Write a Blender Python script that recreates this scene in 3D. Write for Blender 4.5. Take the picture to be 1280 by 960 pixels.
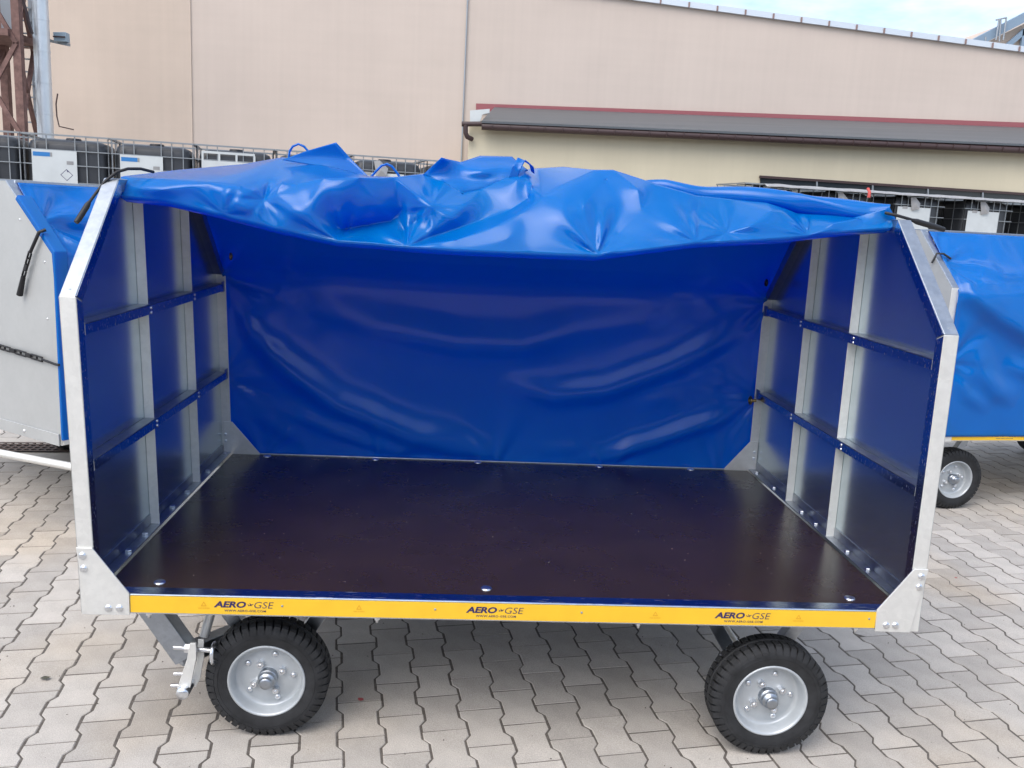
import bpy, math, random
import numpy as np
from mathutils import Vector, Matrix
from mathutils.geometry import delaunay_2d_cdt

for o in list(bpy.data.objects):
    bpy.data.objects.remove(o, do_unlink=True)
sc = bpy.context.scene
COL = sc.collection
rad = math.radians

# ------------------------------------------------------------------ camera
cam_d = bpy.data.cameras.new('camera')
cam = bpy.data.objects.new('camera', cam_d); COL.objects.link(cam)
cam_d.sensor_width = 36.0; cam_d.lens = 30.805
cam_d.clip_start = .05; cam_d.clip_end = 3000
cam.matrix_world = Matrix((
    (0.99712, -0.03869, -0.06528, -0.22652),
    (-0.05686, 0.18884, -0.98036, -2.73096),
    (0.05026, 0.98125, 0.18609, 1.84577),
    (0, 0, 0, 1)))
sc.camera = cam

# ------------------------------------------------------------------ sky, sun, exposure
SUN_EL, SUN_AZ = rad(52), rad(215)          # azimuth measured clockwise from +Y
world = bpy.data.worlds.new('World'); sc.world = world; world.use_nodes = True
wn = world.node_tree; wn.nodes.clear()
w_out = wn.nodes.new('ShaderNodeOutputWorld'); w_bg = wn.nodes.new('ShaderNodeBackground')
w_sky = wn.nodes.new('ShaderNodeTexSky'); w_sky.sky_type = 'NISHITA'; w_sky.sun_disc = False
w_sky.sun_elevation = SUN_EL; w_sky.sun_rotation = SUN_AZ
w_sky.air_density = 1.0; w_sky.dust_density = 3.0; w_sky.ozone_density = 3.0
w_tc = wn.nodes.new('ShaderNodeTexCoord'); w_map = wn.nodes.new('ShaderNodeMapping')
w_map.inputs['Scale'].default_value = (1.0, 1.0, 3.2)
w_map.inputs['Location'].default_value = (0.35, 0.1, 0.2)
w_no = wn.nodes.new('ShaderNodeTexNoise'); w_no.inputs['Scale'].default_value = 2.6
w_no.inputs['Detail'].default_value = 7; w_no.inputs['Roughness'].default_value = .58
w_rp = wn.nodes.new('ShaderNodeValToRGB')
w_rp.color_ramp.elements[0].position = .41; w_rp.color_ramp.elements[0].color = (0, 0, 0, 1)
w_rp.color_ramp.elements[1].position = .70; w_rp.color_ramp.elements[1].color = (.92, .92, .92, 1)
w_mix = wn.nodes.new('ShaderNodeMixRGB'); w_mix.inputs['Color2'].default_value = (5.6, 5.9, 6.3, 1)
L = wn.links.new
L(w_tc.outputs['Generated'], w_map.inputs['Vector']); L(w_map.outputs[0], w_no.inputs['Vector'])
L(w_no.outputs['Fac'], w_rp.inputs['Fac']); L(w_rp.outputs['Color'], w_mix.inputs['Fac'])
L(w_sky.outputs['Color'], w_mix.inputs['Color1']); L(w_mix.outputs['Color'], w_bg.inputs['Color'])
w_bg.inputs['Strength'].default_value = .10
L(w_bg.outputs[0], w_out.inputs['Surface'])

sun_d = bpy.data.lights.new('sun', 'SUN'); sun = bpy.data.objects.new('sun', sun_d); COL.objects.link(sun)
sun_d.energy = 0.8; sun_d.angle = rad(50); sun_d.color = (1.0, .955, .89)
sd = Vector((math.sin(SUN_AZ) * math.cos(SUN_EL), math.cos(SUN_AZ) * math.cos(SUN_EL), math.sin(SUN_EL)))
sun.rotation_euler = sd.to_track_quat('Z', 'Y').to_euler(); sun.location = sd * 30

vs = sc.view_settings
vs.view_transform = 'Standard'; vs.look = 'None'; vs.gamma = 1.0; vs.use_curve_mapping = False
vs.exposure = 1.55

# ------------------------------------------------------------------ helpers
class MB:
    """collects polygons; build() links them as one mesh object"""
    def __init__(s): s.v = []; s.f = []; s.sm = []
    def add(s, vs, fs, smooth=False):
        b = len(s.v); s.v += [tuple(p) for p in vs]
        for f in fs: s.f.append(tuple(b + i for i in f)); s.sm.append(smooth)
        return s
    def box(s, a, b):
        (x0, y0, z0), (x1, y1, z1) = a, b
        x0, x1 = min(x0, x1), max(x0, x1); y0, y1 = min(y0, y1), max(y0, y1); z0, z1 = min(z0, z1), max(z0, z1)
        v = [(x0,y0,z0),(x1,y0,z0),(x1,y1,z0),(x0,y1,z0),(x0,y0,z1),(x1,y0,z1),(x1,y1,z1),(x0,y1,z1)]
        return s.add(v, [(0,3,2,1),(4,5,6,7),(0,1,5,4),(1,2,6,5),(2,3,7,6),(3,0,4,7)])
    def prism(s, poly, vec):
        """poly: list of 3D points, extruded along vec"""
        n = len(poly); P = [Vector(p) for p in poly]; V = Vector(vec)
        nr = Vector((0,0,0))
        for i in range(n): nr += (P[i]-P[0]).cross(P[(i+1) % n]-P[0])
        if nr.dot(V) > 0: P.reverse()
        return s.add(P + [p+V for p in P], [tuple(range(n)), tuple(range(2*n-1, n-1, -1))] +
                     [(i, n+i, n+(i+1) % n, (i+1) % n) for i in range(n)])
    def bar(s, a, b, w, h, up=(0,0,1)):
        a, b = Vector(a), Vector(b); d = (b-a).normalized(); u = Vector(up)
        r = d.cross(u)
        if r.length < 1e-4: r = d.cross(Vector((1,0,0)))
        r.normalize(); u = r.cross(d)
        q = [a + r*w/2*i + u*h/2*j for i, j in ((-1,-1),(1,-1),(1,1),(-1,1))]
        return s.prism(q, b-a)
    def tube(s, pts, r, n=8, closed=False, cap=True):
        P = [Vector(p) for p in pts]; m = len(P); R = r if isinstance(r, (list, tuple)) else [r]*m
        rings = []; prev = None
        for i, p in enumerate(P):
            t = (P[min(i+1, m-1)] - P[max(i-1, 0)])
            if closed: t = P[(i+1) % m] - P[i-1]
            t.normalize()
            if prev is None:
                a = t.cross(Vector((0,0,1)))
                if a.length < .1: a = t.cross(Vector((1,0,0)))
            else: a = prev - t*prev.dot(t)
            a.normalize(); prev = a; b = t.cross(a)
            rings.append([p + (a*math.cos(k*2*math.pi/n) + b*math.sin(k*2*math.pi/n))*R[i] for k in range(n)])
        vs = [q for g in rings for q in g]; fs = []
        for i in range(m if closed else m-1):
            j = (i+1) % m
            for k in range(n): fs.append((i*n+k, i*n+(k+1) % n, j*n+(k+1) % n, j*n+k))
        s.add(vs, fs, True)
        if cap and not closed:
            s.add(rings[0], [tuple(range(n-1, -1, -1))]); s.add(rings[-1], [tuple(range(n))])
        return s
    def lathe(s, prof, c, ax, n=24, smooth=True):
        """prof: (radius, along-axis) pairs"""
        c = Vector(c); ax = Vector(ax).normalized(); a = ax.orthogonal().normalized(); b = ax.cross(a)
        vs = []; fs = []; m = len(prof)
        for r, h in prof:
            for k in range(n):
                t = k*2*math.pi/n; vs.append(c + ax*h + (a*math.cos(t)+b*math.sin(t))*max(r, 1e-5))
        for i in range(m-1):
            for k in range(n): fs.append((i*n+k, i*n+(k+1) % n, (i+1)*n+(k+1) % n, (i+1)*n+k))
        return s.add(vs, fs, smooth)
    def mesh(s, name):
        me = bpy.data.meshes.new(name); me.from_pydata([tuple(p) for p in s.v], [], s.f)
        me.polygons.foreach_set('use_smooth', s.sm); me.update(); return me
    def build(s, name, mat, parent=None, bevel=0, loc=None):
        return mk(name, s.mesh(name), mat, parent, bevel, loc)

def mk(name, me, mat, parent=None, bevel=0, loc=None):
    o = bpy.data.objects.new(name, me); COL.objects.link(o)
    if mat and not me.materials: me.materials.append(mat)
    if parent: o.parent = parent
    if loc: o.location = loc
    if bevel:
        b = o.modifiers.new('bevel', 'BEVEL'); b.width = bevel; b.segments = 2; b.limit_method = 'ANGLE'; b.angle_limit = rad(40)
        b.harden_normals = False
    return o
def empty(name, loc=(0,0,0), rz=0, parent=None):
    o = bpy.data.objects.new(name, None); COL.objects.link(o); o.location = loc; o.rotation_euler = (0,0,rz)
    o.empty_display_size = .1
    if parent: o.parent = parent
    return o
def tag(o, label, cat, group=None):
    o['label'] = label; o['category'] = cat
    if group: o['group'] = group
    return o
def copy_tree(o, parent=None):
    c = o.copy(); COL.objects.link(c); c.parent = parent
    for ch in o.children: copy_tree(ch, c)
    return c

# ------------------------------------------------------------------ materials
def M(name, col, rough=.5, metal=0, spec=.5, var=None, bump=None, rvar=None, coat=0, obj_random=0, scale3=None):
    """principled material. var=(scale,amount,[detail]) colour noise, bump=(scale,strength), rvar=(scale,amount)"""
    m = bpy.data.materials.new(name); m.use_nodes = True; nt = m.node_tree; P = nt.nodes['Principled BSDF']
    P.inputs['Base Color'].default_value = (*col, 1); P.inputs['Roughness'].default_value = rough
    P.inputs['Metallic'].default_value = metal; P.inputs['Specular IOR Level'].default_value = spec
    P.inputs['Coat Weight'].default_value = coat
    tc = nt.nodes.new('ShaderNodeTexCoord'); mp = nt.nodes.new('ShaderNodeMapping')
    nt.links.new(tc.outputs['Object'], mp.inputs[0])
    if scale3: mp.inputs['Scale'].default_value = scale3
    def noise(sc_, det=5, ro=.6):
        n = nt.nodes.new('ShaderNodeTexNoise'); n.inputs['Scale'].default_value = sc_; n.inputs['Detail'].default_value = det
        n.inputs['Roughness'].default_value = ro; nt.links.new(mp.outputs[0], n.inputs['Vector']); return n
    def rng(sock, lo, hi, a=.3, b=.7):
        r = nt.nodes.new('ShaderNodeMapRange'); r.inputs[1].default_value = a; r.inputs[2].default_value = b
        r.inputs[3].default_value = lo; r.inputs[4].default_value = hi; nt.links.new(sock, r.inputs[0]); return r.outputs[0]
    fac = None
    if var:
        n = noise(var[0]); fac = rng(n.outputs['Fac'], 1-var[1], 1+var[1])
    if obj_random:
        oi = nt.nodes.new('ShaderNodeObjectInfo'); ge = nt.nodes.new('ShaderNodeNewGeometry')
        ad = nt.nodes.new('ShaderNodeMath'); ad.operation = 'ADD'; nt.links.new(oi.outputs['Random'], ad.inputs[0])
        nt.links.new(ge.outputs['Random Per Island'], ad.inputs[1])
        fr = nt.nodes.new('ShaderNodeMath'); fr.operation = 'FRACT'; nt.links.new(ad.outputs[0], fr.inputs[0])
        q = rng(fr.outputs[0], 1-obj_random, 1+obj_random, 0, 1)
        if fac is None: fac = q
        else:
            mu = nt.nodes.new('ShaderNodeMath'); mu.operation = 'MULTIPLY'; nt.links.new(fac, mu.inputs[0]); nt.links.new(q, mu.inputs[1]); fac = mu.outputs[0]
    if fac is not None:
        vm = nt.nodes.new('ShaderNodeVectorMath'); vm.operation = 'SCALE'; vm.inputs[0].default_value = col
        nt.links.new(fac, vm.inputs['Scale']); nt.links.new(vm.outputs[0], P.inputs['Base Color'])
    if rvar:
        n = noise(rvar[0], 6, .65); nt.links.new(rng(n.outputs['Fac'], max(.02, rough-rvar[1]), rough+rvar[1]), P.inputs['Roughness'])
    if bump:
        n = noise(bump[0], 4); b = nt.nodes.new('ShaderNodeBump'); b.inputs['Strength'].default_value = bump[1]; b.inputs['Distance'].default_value = .01
        nt.links.new(n.outputs['Fac'], b.inputs['Height']); nt.links.new(b.outputs[0], P.inputs['Normal'])
    m['P'] = P.name
    return m

# galvanised steel: spangle + cloudy roughness
GALV = M('galvanised_steel', (.38, .41, .45), .38, 1.0, var=(30, .07), rvar=(14, .10), bump=(60, .03))
GALV_DULL = M('galvanised_dull', (.72, .72, .69), .48, .55, var=(22, .04), rvar=(9, .06), bump=(120, .03))
SHEET_OUT = M('galvanised_sheet_outer', (.45, .46, .455), .5, .45, var=(5, .04), rvar=(4, .06))
SHEET = M('galvanised_sheet', (.63, .72, .76), .25, .97, var=(3, .04))
ZINC = M('zinc_bolt', (.75, .77, .80), .28, 1.0, var=(60, .1))
RUBBER = M('tyre_rubber', (.021, .022, .024), .66, 0, .35, var=(18, .45), bump=(160, .12))
RUBBER_S = M('strap_rubber', (.012, .012, .014), .5, 0, .4)
RIM = M('rim_paint', (.42, .45, .47), .38, .25, .5, var=(20, .06))
YELLOW = M('yellow_reflective_tape', (.76, .46, .022), .42, 0, .5, var=(9, .05), rvar=(16, .08))
INK = M('dark_purple_print', (.026, .018, .085), .6)
INK2 = M('faint_orange_print', (.62, .28, .01), .6)
BRONZE = M('brass_eyelet', (.35, .24, .10), .35, 1.0)
STEELPIPE = M('silver_duct', (.62, .66, .69), .38, .55, var=(3, .08), rvar=(5, .08))
RUST = M('brown_tower_paint', (.155, .090, .078), .75, 0, .3, var=(7, .35))
GREYSTEEL = M('grey_ladder_steel', (.30, .33, .36), .55, .5)
BLACKTANK = M('black_tank_plastic', (.030, .033, .038), .42, 0, .5, var=(3, .2))
CAGE = M('cage_tube', (.30, .32, .33), .45, .7)
PLATE = M('white_label_plate', (.50, .53, .53), .5, .1, var=(4, .06))
BLUELABEL = M('blue_sticker', (.02, .16, .42), .5)
WOOD = M('pallet_wood', (.22, .16, .11), .8)
FILM = M('torn_plastic_film', (.27, .27, .27), .35, 0, .6, var=(8, .12))
REDTAG = M('red_strap_tag', (.45, .06, .05), .6)

def spangle(m, scale=70, amt=.10, scratch=.0):
    nt = m.node_tree; P = nt.nodes['Principled BSDF']; src = P.inputs['Base Color'].links[0].from_socket
    tc = nt.nodes.new('ShaderNodeTexCoord'); vo = nt.nodes.new('ShaderNodeTexVoronoi'); vo.inputs['Scale'].default_value = scale
    nt.links.new(tc.outputs['Object'], vo.inputs['Vector'])
    sp = nt.nodes.new('ShaderNodeSeparateColor'); nt.links.new(vo.outputs['Color'], sp.inputs[0])
    r = nt.nodes.new('ShaderNodeMapRange'); r.inputs[3].default_value = 1-amt; r.inputs[4].default_value = 1+amt
    nt.links.new(sp.outputs[0], r.inputs[0])
    vm = nt.nodes.new('ShaderNodeVectorMath'); vm.operation = 'SCALE'; nt.links.new(src, vm.inputs[0]); nt.links.new(r.outputs[0], vm.inputs['Scale'])
    prev = vm.outputs[0]
    if scratch:
        mp = nt.nodes.new('ShaderNodeMapping'); mp.inputs['Rotation'].default_value = (.5, .3, .4); mp.inputs['Scale'].default_value = (14, 260, 60)
        nt.links.new(tc.outputs['Object'], mp.inputs[0])
        n = nt.nodes.new('ShaderNodeTexNoise'); n.inputs['Scale'].default_value = 1; n.inputs['Detail'].default_value = 5; nt.links.new(mp.outputs[0], n.inputs['Vector'])
        r2 = nt.nodes.new('ShaderNodeMapRange'); r2.inputs[1].default_value = .64; r2.inputs[2].default_value = .72; r2.inputs[3].default_value = 0; r2.inputs[4].default_value = scratch
        nt.links.new(n.outputs['Fac'], r2.inputs[0])
        ad = nt.nodes.new('ShaderNodeMath'); ad.operation = 'ADD'; rs = P.inputs['Roughness'].links[0].from_socket
        nt.links.new(rs, ad.inputs[0]); nt.links.new(r2.outputs[0], ad.inputs[1]); nt.links.new(ad.outputs[0], P.inputs['Roughness'])
    nt.links.new(prev, P.inputs['Base Color'])
spangle(GALV, 75, .05, .2); spangle(GALV_DULL, 60, .03); spangle(SHEET_OUT, 45, .012); spangle(SHEET, 40, .015)
SCUFF = M('scuffed_steel', (.55, .60, .66), .18, 1.0, var=(6, .05), rvar=(4, .04)); spangle(SCUFF, 60, .06, .55)

# dark film-faced plywood deck
def deck_mat():
    m = M('film_faced_plywood', (.026, .0155, .012), .27, 0, .42, var=(5, .15), rvar=(3, .03))
    nt = m.node_tree; P = nt.nodes['Principled BSDF']
    tc = nt.nodes.new('ShaderNodeTexCoord'); mp = nt.nodes.new('ShaderNodeMapping'); mp.inputs['Scale'].default_value = (8, 90, 1)
    nt.links.new(tc.outputs['Object'], mp.inputs[0])
    n = nt.nodes.new('ShaderNodeTexNoise'); n.inputs['Scale'].default_value = 3; n.inputs['Detail'].default_value = 6
    nt.links.new(mp.outputs[0], n.inputs['Vector'])
    b = nt.nodes.new('ShaderNodeBump'); b.inputs['Strength'].default_value = .06; b.inputs['Distance'].default_value = .004
    nt.links.new(n.outputs['Fac'], b.inputs['Height']); nt.links.new(b.outputs[0], P.inputs['Normal'])
    return m
DECK = deck_mat()

# PVC tarpaulin: glossy, a little light passes through
def tarp_mat(name, col, tr, rough=.18):
    m = M(name, col, rough, 0, .5, var=(2.5, .06), rvar=(5, .05))
    nt = m.node_tree; P = nt.nodes['Principled BSDF']
    t = nt.nodes.new('ShaderNodeBsdfTranslucent'); t.inputs['Color'].default_value = (0.0, .012, 1.0, 1)
    mx = nt.nodes.new('ShaderNodeMixShader'); mx.inputs[0].default_value = tr
    o = nt.nodes['Material Output']
    nt.links.new(P.outputs[0], mx.inputs[1]); nt.links.new(t.outputs[0], mx.inputs[2]); nt.links.new(mx.outputs[0], o.inputs['Surface'])
    return m
TARP = tarp_mat('blue_pvc_tarpaulin', (.000, .165, .47), .36)

PAVER = M('concrete_paver', (.392, .364, .328), .88, 0, .25, var=(7, .10), bump=(190, .22), obj_random=.15)
SAND = M('joint_sand', (.115, .102, .090), .95, 0, .1, var=(60, .3), bump=(200, .3))
def paver_detail():
    m = PAVER; nt = m.node_tree; P = nt.nodes['Principled BSDF']
    src = P.inputs['Base Color'].links[0].from_socket
    ge = nt.nodes.new('ShaderNodeNewGeometry')
    # warm rust-coloured stains and fine pale/dark specks, in world space
    n = nt.nodes.new('ShaderNodeTexNoise'); n.inputs['Scale'].default_value = .9; n.inputs['Detail'].default_value = 3
    nt.links.new(ge.outputs['Position'], n.inputs['Vector'])
    r = nt.nodes.new('ShaderNodeMapRange'); r.inputs[1].default_value = .52; r.inputs[2].default_value = .75; r.inputs[3].default_value = 0; r.inputs[4].default_value = .8
    nt.links.new(n.outputs['Fac'], r.inputs[0])
    mx = nt.nodes.new('ShaderNodeMixRGB'); mx.blend_type = 'MULTIPLY'; mx.inputs['Color2'].default_value = (1.06, .95, .80, 1)
    nt.links.new(r.outputs[0], mx.inputs['Fac']); nt.links.new(src, mx.inputs['Color1'])
    n2 = nt.nodes.new('ShaderNodeTexNoise'); n2.inputs['Scale'].default_value = 260; n2.inputs['Detail'].default_value = 2
    nt.links.new(ge.outputs['Position'], n2.inputs['Vector'])
    r2 = nt.nodes.new('ShaderNodeMapRange'); r2.inputs[1].default_value = .25; r2.inputs[2].default_value = .75; r2.inputs[3].default_value = .80; r2.inputs[4].default_value = 1.20
    nt.links.new(n2.outputs['Fac'], r2.inputs[0])
    vm = nt.nodes.new('ShaderNodeVectorMath'); vm.operation = 'SCALE'
    nt.links.new(mx.outputs[0], vm.inputs[0]); nt.links.new(r2.outputs[0], vm.inputs['Scale'])
    nt.links.new(vm.outputs[0], P.inputs['Base Color'])
paver_detail()
CONCRETE = M('pale_concrete', (.40, .37, .33), .9, 0, .2, var=(6, .12), bump=(120, .2))
GRATE = M('rusty_grating', (.12, .09, .075), .7, .4)
WALLP = M('beige_render', (.49, .422, .372), .9, 0, .15, var=(.35, .05), bump=(14, .10), scale3=(1, 1, 1))
WALLW = M('beige_render_warm', (.49, .410, .345), .9, 0, .15, var=(.5, .05), bump=(14, .10))
CREAM = M('cream_render', (.53, .48, .36), .9, 0, .15, var=(.5, .05), bump=(16, .10))
ROOFM = M('grey_roof_sheet', (.105, .115, .125), .45, .4, var=(1.2, .12), scale3=(.2, 3, 3))
GUTTER = M('brown_gutter', (.050, .030, .030), .45, 0, .4)
FLASH = M('red_brown_flashing', (.25, .075, .085), .6)
CAPM = M('light_metal_capping', (.58, .62, .66), .4, .5)
GLASSD = M('dark_window', (.02, .026, .032), .15, 0, .5)
BLUETRIM = M('blue_painted_steel', (.17, .24, .32), .5)

def wall_streaks(m):
    nt = m.node_tree; P = nt.nodes['Principled BSDF']; src = P.inputs['Base Color'].links[0].from_socket
    tc = nt.nodes.new('ShaderNodeTexCoord')
    prev = src
    for sc3, amt in (((5, 5, .10), .018), ((.12, .12, 4), .012)):
        mp = nt.nodes.new('ShaderNodeMapping'); mp.inputs['Scale'].default_value = sc3
        nt.links.new(tc.outputs['Object'], mp.inputs[0])
        n = nt.nodes.new('ShaderNodeTexNoise'); n.inputs['Scale'].default_value = 1.4; n.inputs['Detail'].default_value = 6
        nt.links.new(mp.outputs[0], n.inputs['Vector'])
        r = nt.nodes.new('ShaderNodeMapRange'); r.inputs[1].default_value = .3; r.inputs[2].default_value = .7; r.inputs[3].default_value = 1-amt; r.inputs[4].default_value = 1+amt
        nt.links.new(n.outputs['Fac'], r.inputs[0])
        vm = nt.nodes.new('ShaderNodeVectorMath'); vm.operation = 'SCALE'; nt.links.new(prev, vm.inputs[0]); nt.links.new(r.outputs[0], vm.inputs['Scale'])
        prev = vm.outputs[0]
    nt.links.new(prev, P.inputs['Base Color'])
for m_ in (WALLP, WALLW, CREAM): wall_streaks(m_)

# ------------------------------------------------------------------ ground and paving
ground = MB().box((-400, -400, -1.0), (400, 400, -.0020)).build('ground', SAND); ground['kind'] = 'structure'
pav = empty('pavement'); pav['kind'] = 'structure'
PA = Vector((.0332, -.2325)); PB = Vector((.1479, .0250)); PO = Vector((-.312, .8746))
ua, ub = PA.normalized(), PB.normalized(); la, lb = PA.length, PB.length
def paver_outline(g=.0023):
    Lh = la/2 - .0030; w = .0855 - g; nw = lb - .0855 - g
    q = [(w, -Lh), (w, -.072), (nw, -.043), (nw, .043), (w, .072), (w, Lh)]
    return q + [(-a, b) for a, b in reversed(q)]
def paver_rings(dz=0):
    """rings of (x,y,z) from the top face down, about the paver's centre"""
    out = paver_outline(); rings = []
    for ins, z in ((.0042, dz), (0, dz-.0045), (0, -.03)):
        r = []
        for a, b in out:
            aa = a - math.copysign(ins, a); bb = b - (math.copysign(ins*.25, b) if abs(b) > .1 else 0)
            p = ub*aa + ua*bb; r.append((p.x, p.y, z))
        rings.append(r)
    return rings
def paver_mesh(mb, cx, cy, dz, tilt=(0,0)):
    rg = paver_rings(); n = 12; V = []
    for r in rg:
        for x, y, z in r: V.append((cx+x, cy+y, z+dz + (x*tilt[0]+y*tilt[1] if z > -.02 else 0)))
    F = [tuple(range(n-1, -1, -1))]
    for k in (0, 1):
        for i in range(n): F.append((k*n+i, k*n+(i+1) % n, (k+1)*n+(i+1) % n, (k+1)*n+i))
    mb.add(V, F)
rnd = random.Random(5)
cells = []
for i in range(-48, 62):
    for j in range(-42, 24):
        c = PO + PB*i + PA*(j + .5 + .5*(i % 2))
        if -6.5 < c.x < 8.5 and -2.6 < c.y < 8.0: cells.append((c.x, c.y))
def cell_rank(c):
    """pavers that show large in the photograph come first: near ones in front of and beside the cart"""
    x, y = c; dx, dy = x + .2265, y + 2.731
    dist = math.hypot(dx, dy, 1.85)
    fx = (dx*.99712 + dy*-.05686)/max(.1, dx*.06528 + dy*.98036 + .3435)
    fy = (dx*-.03869 + dy*.18884 - 1.846*.98125)/max(.1, dx*.06528 + dy*.98036 + .3435)
    seen = abs(fx) < .60 and fy > -.455
    hid = abs(x) < 1.32 and y > .92
    return dist + (0 if seen else 50) + (30 if hid else 0)
cells.sort(key=cell_rank)
var_meshes = []
for k in range(6):
    mb = MB(); paver_mesh(mb, 0, 0, 0, (rnd.uniform(-.006, .006), rnd.uniform(-.006, .006))); me = mb.mesh('paver'); 
    flip = [p.normal.z for p in me.polygons][0]
    if flip < 0: me.flip_normals()
    me.materials.append(PAVER); var_meshes.append(me)
for (cx, cy) in cells[:300]:
    o = bpy.data.objects.new('paver', rnd.choice(var_meshes)); COL.objects.link(o); o.parent = pav
    o.location = (cx, cy, rnd.uniform(-.0013, .0013)); o.rotation_euler = (0, 0, rnd.uniform(-.006, .006))
mb = MB()
for (cx, cy) in cells[300:]:
    paver_mesh(mb, cx, cy, rnd.uniform(-.0013, .0013), (rnd.uniform(-.006, .006), rnd.uniform(-.006, .006)))
o = mb.build('paver_field', PAVER, pav); o['kind'] = 'stuff'
if o.data.polygons[0].normal.z < 0: o.data.flip_normals()
far = MB().add([(-400,8.0,-.02),(400,8.0,-.02),(400,400,-.02),(-400,400,-.02),(-400,-400,-.02),(-6.4,-400,-.02),(-6.4,8,-.02),(-400,8,-.02),(8.4,-400,-.02),(400,-400,-.02),(400,8,-.02),(8.4,8,-.02),(-6.4,-400,-.02),(8.4,-400,-.02),(8.4,-2.5,-.02),(-6.4,-2.5,-.02)],
               [(0,1,2,3),(4,5,6,7),(8,9,10,11),(12,13,14,15)])
far.v = [(x, y, -.0005) for x, y, z in far.v]
far.build('far_paving', PAVER, pav)

gm = MB()
for k in range(420):
    x, y = rnd.uniform(-3.2, 3.6), rnd.uniform(-1.4, 2.6) if rnd.random() < .75 else rnd.uniform(-1.4, 5)
    r_ = rnd.uniform(.0015, .0045) * (1.6 if rnd.random() < .06 else 1)
    a0 = rnd.uniform(0, 6); q = [(x+r_*math.cos(a0+i*2.1)*rnd.uniform(.7, 1.3), y+r_*math.sin(a0+i*2.1)*rnd.uniform(.7, 1.3), .0005) for i in range(3)]
    gm.add(q + [(x, y, .0005+r_*.9)], [(0,1,3), (1,2,3), (2,0,3)])
go_ = gm.build('grit', M('dark_grit', (.07, .062, .055), .9, var=(50, .5)), pav); go_['kind'] = 'stuff'

# ------------------------------------------------------------------ luggage cart pieces (local frame: origin on the ground under the front edge)
Z0 = .52                       # underside of the yellow strip
HB, HT, YT, DW, HBB, LX = 1.025, 1.39, .40, 1.71, 1.0, 1.4067
class Wall:
    def __init__(s, root, side, k): s.root, s.side, s.k = root, side, k
    def pt(s, y, z, ins): return (s.side*(LX + s.k*z - ins), y, Z0 + z)
    def prism(s, name, poly, i0, i1, mat, bevel=.0025, parent=None):
        mb = MB(); a = [s.pt(y, z, i0) for y, z in poly]; b = [s.pt(y, z, i1) for y, z in poly]
        n = len(a); P = [Vector(p) for p in a]; nr = Vector((0,0,0))
        for i in range(n): nr += (P[i]-P[0]).cross(P[(i+1) % n]-P[0])
        if nr.dot(Vector(b[0])-P[0]) > 0: a.reverse(); b.reverse()
        mb.add(a+b, [tuple(range(n)), tuple(range(2*n-1, n-1, -1))] + [(i, n+i, n+(i+1) % n, (i+1) % n) for i in range(n)])
        return mb.build(name, mat, parent or s.root, bevel)
def bolt(mb, c, ax, r=.011, h=.007, n=10):
    mb.lathe([(0, h), (r*.55, h*.98), (r*.9, h*.6), (r, 0)], c, ax, n)
def hexnut(mb, c, ax, r=.011, h=.012):
    mb.lathe([(0, h), (r*.9, h), (r, h*.85), (r, 0)], c, ax, 6, smooth=False)

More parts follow.
